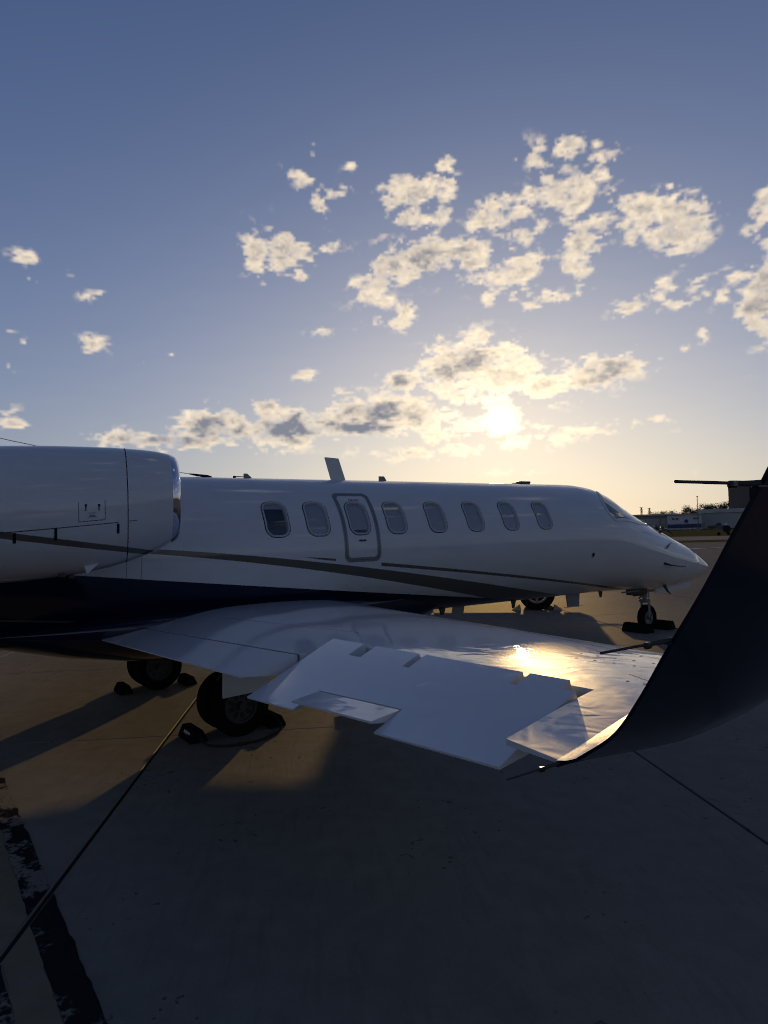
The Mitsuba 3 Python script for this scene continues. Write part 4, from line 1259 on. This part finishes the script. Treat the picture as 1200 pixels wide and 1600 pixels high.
VF = np.array([.692, -.722])
VW = np.array([1.00, 3.61])                                # near wheel on the ground
side_n = np.array([-VF[1], VF[0]])                          # its left is away from the jet
origin = np.r_[VW - VF * 1.42 + side_n * (.94 - .15), 0]
FR = frame2(origin, -VF)                                     # its front points away to the left, its tail stands behind the nose
vehicle("off_road_car", "dark off road car parked beyond the jet, one rear wheel showing under the belly", FR, (1.20, .68, -2.12, -2.32), r=.41, roof_z=1.90, hood_z=1.10)
add("off_road_car__tow_hook", put(cat(bx(-2.42, .45, .45, .16, .05, .05, bevel=.015), tube([(-2.40, .40, .45), (-2.75, .42, .44), (-2.95, .44, .47)], .025, 8), bx(-2.98, .44, .47, .10, .08, .06, bevel=.02)), FR), "gear_metal")
for off in (-.46, .47):
    k = numbered("timber_chock")
    m = tm(hull_of([[off - .10, .62, .0], [off + .10, .62, 0], [off - .10, .90, 0], [off + .10, .90, 0], [off + (-.08 if off > 0 else .08), .62, .11], [off + (-.08 if off > 0 else .08), .90, .11]]))
    m.apply_translation([-1.42, 0, .001])
    scene[k] = mikit.ply(put(m, FR), "pale_wood")
    labels[k] = {"label": "pale wedge chock %s the wheel of the dark car beyond the jet" % ("right of" if off < 0 else "left of"), "category": "wheel chock"}
scene["pale_wood"] = {"type": "twosided", "bsdf": {"type": "diffuse", "reflectance": rgb(.30, .27, .22)}}


# ------------------------------------------------------------------ the far side of the airfield
def polar(az, dist):
    a = math.radians(az)
    return EYE[:2] + dist * np.array([math.sin(a), math.cos(a)])


def facing(az, dist, turn=0.0):
    """frame at that bearing and distance: x to the right seen from the jet, y away, z up"""
    p = polar(az, dist)
    a = math.radians(az + turn)
    M = np.eye(4)
    M[:3, 0], M[:3, 1], M[:3, 3] = [math.cos(a), -math.sin(a), 0], [math.sin(a), math.cos(a), 0], [p[0], p[1], 0]
    return M


def noisy(c, amp, sx):
    return mikit.proc(lambda p, n, uv: mi.Color3f(*c) * (1 - amp + 2 * amp * mikit.fbm(p.x * sx, p.y * sx, p.z * sx, octaves=3)))


scene["grass_field"] = {"type": "twosided", "bsdf": {"type": "diffuse", "reflectance": mikit.proc(lambda p, n, uv: mikit.mix((.050, .055, .020), (.105, .095, .040), mikit.fbm(p.x * .25, p.y * .25, octaves=4)))}}
scene["pale_paving"] = {"type": "twosided", "bsdf": {"type": "diffuse", "reflectance": noisy((.24, .225, .195), .12, .4)}}
scene["cladding_grey"] = {"type": "twosided", "bsdf": {"type": "diffuse", "reflectance": noisy((.36, .35, .32), .06, .6)}}
scene["cladding_dark"] = {"type": "twosided", "bsdf": {"type": "diffuse", "reflectance": noisy((.24, .22, .19), .08, .6)}}
scene["cladding_white"] = {"type": "twosided", "bsdf": {"type": "diffuse", "reflectance": noisy((.46, .44, .46), .04, .6)}}
scene["cladding_blue"] = {"type": "twosided", "bsdf": {"type": "diffuse", "reflectance": rgb(.06, .06, .13)}}
scene["roof_sheet"] = {"type": "twosided", "bsdf": {"type": "diffuse", "reflectance": noisy((.40, .39, .38), .06, .4)}}
scene["foliage"] = {"type": "twosided", "bsdf": {"type": "diffuse", "reflectance": noisy((.045, .05, .022), .25, .5)}}
scene["bark"] = {"type": "twosided", "bsdf": {"type": "diffuse", "reflectance": rgb(.06, .05, .04)}}


def flat(key, az0, az1, d0, d1, z, mat, label, cat_):
    a = np.linspace(az0, az1, 40)
    v = np.array([[*polar(q, d0 + 1.2 * math.sin(q * 3)), z] for q in a] + [[*polar(q, d1), z] for q in a])
    n = len(a)
    f = [[i, i + 1, n + i + 1] for i in range(n - 1)] + [[i, n + i + 1, n + i] for i in range(n - 1)]
    m = trimesh.Trimesh(v, f, process=False)
    if m.face_normals[0][2] < 0:
        m.invert()
    add(key, m, mat)
    labels[key] = {"label": label, "category": cat_, "kind": "structure"}


flat("grass_strip", 10, 100, 78, 86, -.004, "grass_field", "strip of dry grass across the far apron", "grass")
flat("service_road", 10, 100, 87, 112, -.008, "pale_paving", "pale service road beyond the grass strip", "road")
flat("grass_field", 10, 100, 113, 330, -.004, "grass_field", "dry grass field in front of the far hangars", "grass")
flat("taxiway_edge_line", 40, 75, 58, 58.6, -.012, "marking_white", "thin white edge line painted across the far apron", "line")


def block(key, az, dist, w, d, h, mat, label, roof=None, turn=0.0, pitch=0.0, category="hangar"):
    M = facing(az, dist, turn)
    prof = [(-w / 2, 0), (w / 2, 0), (w / 2, h), (0, h + pitch), (-w / 2, h)] if pitch else [(-w / 2, 0), (w / 2, 0), (w / 2, h), (-w / 2, h)]
    m = trimesh.creation.extrude_polygon(Polygon(prof), d, engine="earcut")
    R = np.array([[1, 0, 0, 0], [0, 0, 1, 0], [0, 1, 0, 0], [0, 0, 0, 1.0]])
    m.apply_transform(R)
    m.invert()
    add(key, put(m, M), mat)
    labels[key] = {"label": label, "category": category}
    return M


M = block("low_hangar", 54.6, 262, 20.5, 30, 5.0, "cladding_dark", "low brown hangar just right of the jet's windscreen")
add("low_hangar__roof", put(bx(0, 14.8, 5.25, 21.2, 31, .55), M), "roof_sheet")
for q in range(4):
    add("low_hangar__door_panel", put(bx(-7.2 + 4.7 * q, -.10, 2.0, 4.4, .15, 3.9), M), "cladding_grey")
M = block("white_terminal", 57.28, 255, 10.6, 26, 4.9, "cladding_white", "low white building with a dark blue band and a round emblem", category="building")
add("white_terminal__blue_band", put(bx(0, -.12, 1.15, 10.4, .2, 1.2), M), "cladding_blue")
add("white_terminal__roof", put(bx(0, 12.9, 5.05, 11, 27, .3), M), "roof_sheet")
em = lathe([(0, -.06), (.6, -.06), (.6, .06), (0, .06)], [0, 0, 0], "y", 32)
em.apply_translation([.6, -.16, 2.75])
add("white_terminal__emblem", put(em, M), "cladding_blue")
for q in (-3.4, -2.2, 3.1, 4.0):
    add("white_terminal__window", put(bx(q, -.14, 3.6, .7, .2, .55), M), "dark_glass")
M = block("grey_hangar", 60.6, 268, 22, 30, 5.3, "cladding_grey", "long grey hangar behind the light pole")
add("grey_hangar__roof", put(bx(0, 14.9, 6.0, 22.6, 31, 1.3), M), "roof_sheet")
M = block("tall_hangar", 63.55, 300, 34, 40, 17.6, "cladding_brown", "tall dark hangar at the right edge behind the winglet", turn=0)
add("tall_hangar__wall_panel", put(bx(-13.4, -.12, 8.8, 7.0, .2, 17.3), M), "cladding_brown")
for q in range(3):
    add("tall_hangar__door_panel", put(bx(-6.0 + 7.6 * q, -.10, 7.5, 7.4, .15, 15), M), "dark_liner")
# light pole
px_, py_ = polar(58.22, 205)
add("light_pole", tube([(px_, py_, -.1), (px_, py_, 4.0), (px_, py_, 9.0)], [.14, .11, .08], 10), "black_paint")
add("light_pole__lamp_head", bx(px_, py_, 9.05, .5, .3, .2, bevel=.04), "black_paint")
add("light_pole__base", bx(px_, py_, .35, .8, .8, .9), "cladding_dark")
labels["light_pole"] = {"label": "tall thin light pole in front of the far buildings", "category": "light pole"}
# fence
labels["airfield_fence"] = {"label": "post and wire fence in front of the low far buildings", "category": "fence"}
fa_, fb_ = polar(54.0, 196), polar(58.6, 214)
for q in np.linspace(0, 1, 12):
    p = fa_ + (fb_ - fa_) * q
    add("airfield_fence__post", tube([(p[0], p[1], 0), (p[0], p[1], 1.9)], .06, 6), "black_paint")
for z_ in (1.85, 1.0, .15):
    add("airfield_fence__rail", tube([(*fa_, z_), (*fb_, z_)], .022, 5), "black_paint")
# pickup and tank trailer
vehicle("pickup_truck", "small dark pickup truck far off in front of the tall hangar", facing(59.55, 235, 4) @ trimesh.transformations.rotation_matrix(np.pi, [0, 0, 1]), (.75, .15, -.75, -.95), length=5.6, width=1.95, r=.38, hood_z=1.12, roof_z=1.85, wheel_x=(1.75, -1.75))
M = facing(59.84, 116)
labels["tank_cart"] = {"label": "small wheeled cart with a round dark drum on the far service road", "category": "cart"}
dr_m = lathe([(0, -.65), (.48, -.62), (.55, -.5), (.55, .5), (.48, .62), (0, .65)], [0, 0, 0], "y", 28)
dr_m.apply_translation([.55, 0, .95])
scene["tank_cart"] = mikit.ply(put(dr_m, M), "dark_liner", smooth=40)
add("tank_cart__cabinet", put(bx(.45, .1, 1.62, .35, .5, .35, bevel=.03), M), "white_paint")
fr_ = [tube(a, .03, 6) for a in ([(-.75, 0, .3), (-.75, 0, 1.3)], [(-.1, 0, .3), (-.1, 0, 1.3)], [(-.4, 0, .3), (-.4, 0, 1.3)], [(-.8, 0, 1.3), (.1, 0, 1.3)], [(-.8, 0, .75), (.1, 0, .75)], [(-.8, 0, .3), (1.0, 0, .3)])]
add("tank_cart__frame", put(cat(fr_), M), "grey_paint")
for q in (-.55, .75):
    for s in (-.55, .55):
        add("tank_cart__wheel", put(lathe([(0, -.08), (.2, -.08), (.24, -.05), (.24, .05), (.2, .08), (0, .08)], [q, s, .24], "y", 18), M), "rubber", smooth=40)


# trees: trunk, limbs and a ragged crown of many small leaf faces
def tree(az, dist, h, w, label, seed):
    rg_ = np.random.default_rng(seed)
    k = numbered("airfield_tree")
    x, y = polar(az, dist)
    limbs = [tube([(x, y, 0), (x + .1, y, h * .3), (x, y + .1, h * .62)], [h * .03, h * .022, h * .012], 7)]
    tips = []
    for q in range(11):
        a = rg_.uniform(0, 2 * np.pi)
        z0 = h * rg_.uniform(.25, .5)
        e = np.array([x + math.cos(a) * w * rg_.uniform(.2, .48), y + math.sin(a) * w * rg_.uniform(.2, .48), h * rg_.uniform(.5, .95)])
        limbs.append(tube([(x, y, z0), (np.array([x, y, z0]) * .45 + e * .55 + [0, 0, h * .04]), e], [h * .012, h * .008, h * .003], 5))
        tips.append(e)
    add(k + "__trunk", cat(limbs), "bark")
    tips = np.array(tips)
    n = 1500
    c = tips[rg_.integers(0, len(tips), n)] + rg_.normal(size=(n, 3)) * [w * .095, w * .095, h * .06]
    s_ = h * rg_.uniform(.018, .040, (n, 1, 1))
    tri = rg_.normal(size=(n, 3, 3))
    tri = c[:, None] + s_ * tri / np.linalg.norm(tri, axis=2, keepdims=True)
    v = tri.reshape(-1, 3)
    v[:, 2] = np.maximum(v[:, 2], .3)
    add(k + "__crown", trimesh.Trimesh(v, np.arange(len(v)).reshape(-1, 3), process=False), "foliage")
    labels[k] = {"label": label, "category": "tree", "group": "trees behind the far hangars"}


TREE_LABELS = ["round bushy tree above the left end of the white building", "small bushy tree above the middle of the white building", "bushy tree just right of the light pole", "broad tree second right of the light pole",
               "broad tree above the middle of the grey hangar", "smaller tree above the grey hangar, left of the tallest tree", "tallest bushy tree beside the corner of the tall hangar", "low tree just left of the light pole",
               "low tree above the right end of the brown hangar", "low tree above the middle of the brown hangar"]
for i, (az, dist, h, w) in enumerate([(57.05, 330, 9.6, 9.5), (57.62, 338, 8.6, 7.0), (58.55, 335, 9.2, 8.0), (58.95, 330, 10.2, 8.5), (59.32, 336, 10.0, 8.0), (59.68, 332, 9.0, 7.0), (60.15, 326, 11.4, 8.5), (58.2, 345, 8.4, 8.0), (56.2, 350, 7.8, 8.0), (55.4, 350, 7.6, 8.0)]):
    tree(az, dist, h, w, TREE_LABELS[i], 50 + i)
# two transmission towers on the skyline
for i, az in enumerate((54.28, 54.85)):
    x, y = polar(az, 1150)
    k = numbered("transmission_tower")
    hgt = 29 - 1.5 * i
    ms = []
    for sx in (-1, 1):
        for sy in (-1, 1):
            ms.append(tube([(x + sx * 3, y + sy * 3, 0), (x + sx * .5, y + sy * .5, hgt)], .3, 5))
    for q in range(6):
        z0, z1 = hgt * q / 6, hgt * (q + 1) / 6
        w0, w1 = 3 - 2.5 * q / 6, 3 - 2.5 * (q + 1) / 6
        for s in (-1, 1):
            ms.append(tube([(x - w0 * s, y - w0, z0), (x + w1 * s, y - w1, z1)], .15, 4))
    add(k + "__lattice", cat(ms), "black_paint")
    for zz, ww in ((hgt - .5, 8.5), (hgt - 5, 6.5)):
        add(k + "__arm", bx(x, y, zz, ww, .5, .6), "black_paint")
    labels[k] = {"label": "faint lattice transmission tower on the skyline, %s of the two" % ("left" if i == 0 else "right"), "category": "tower"}
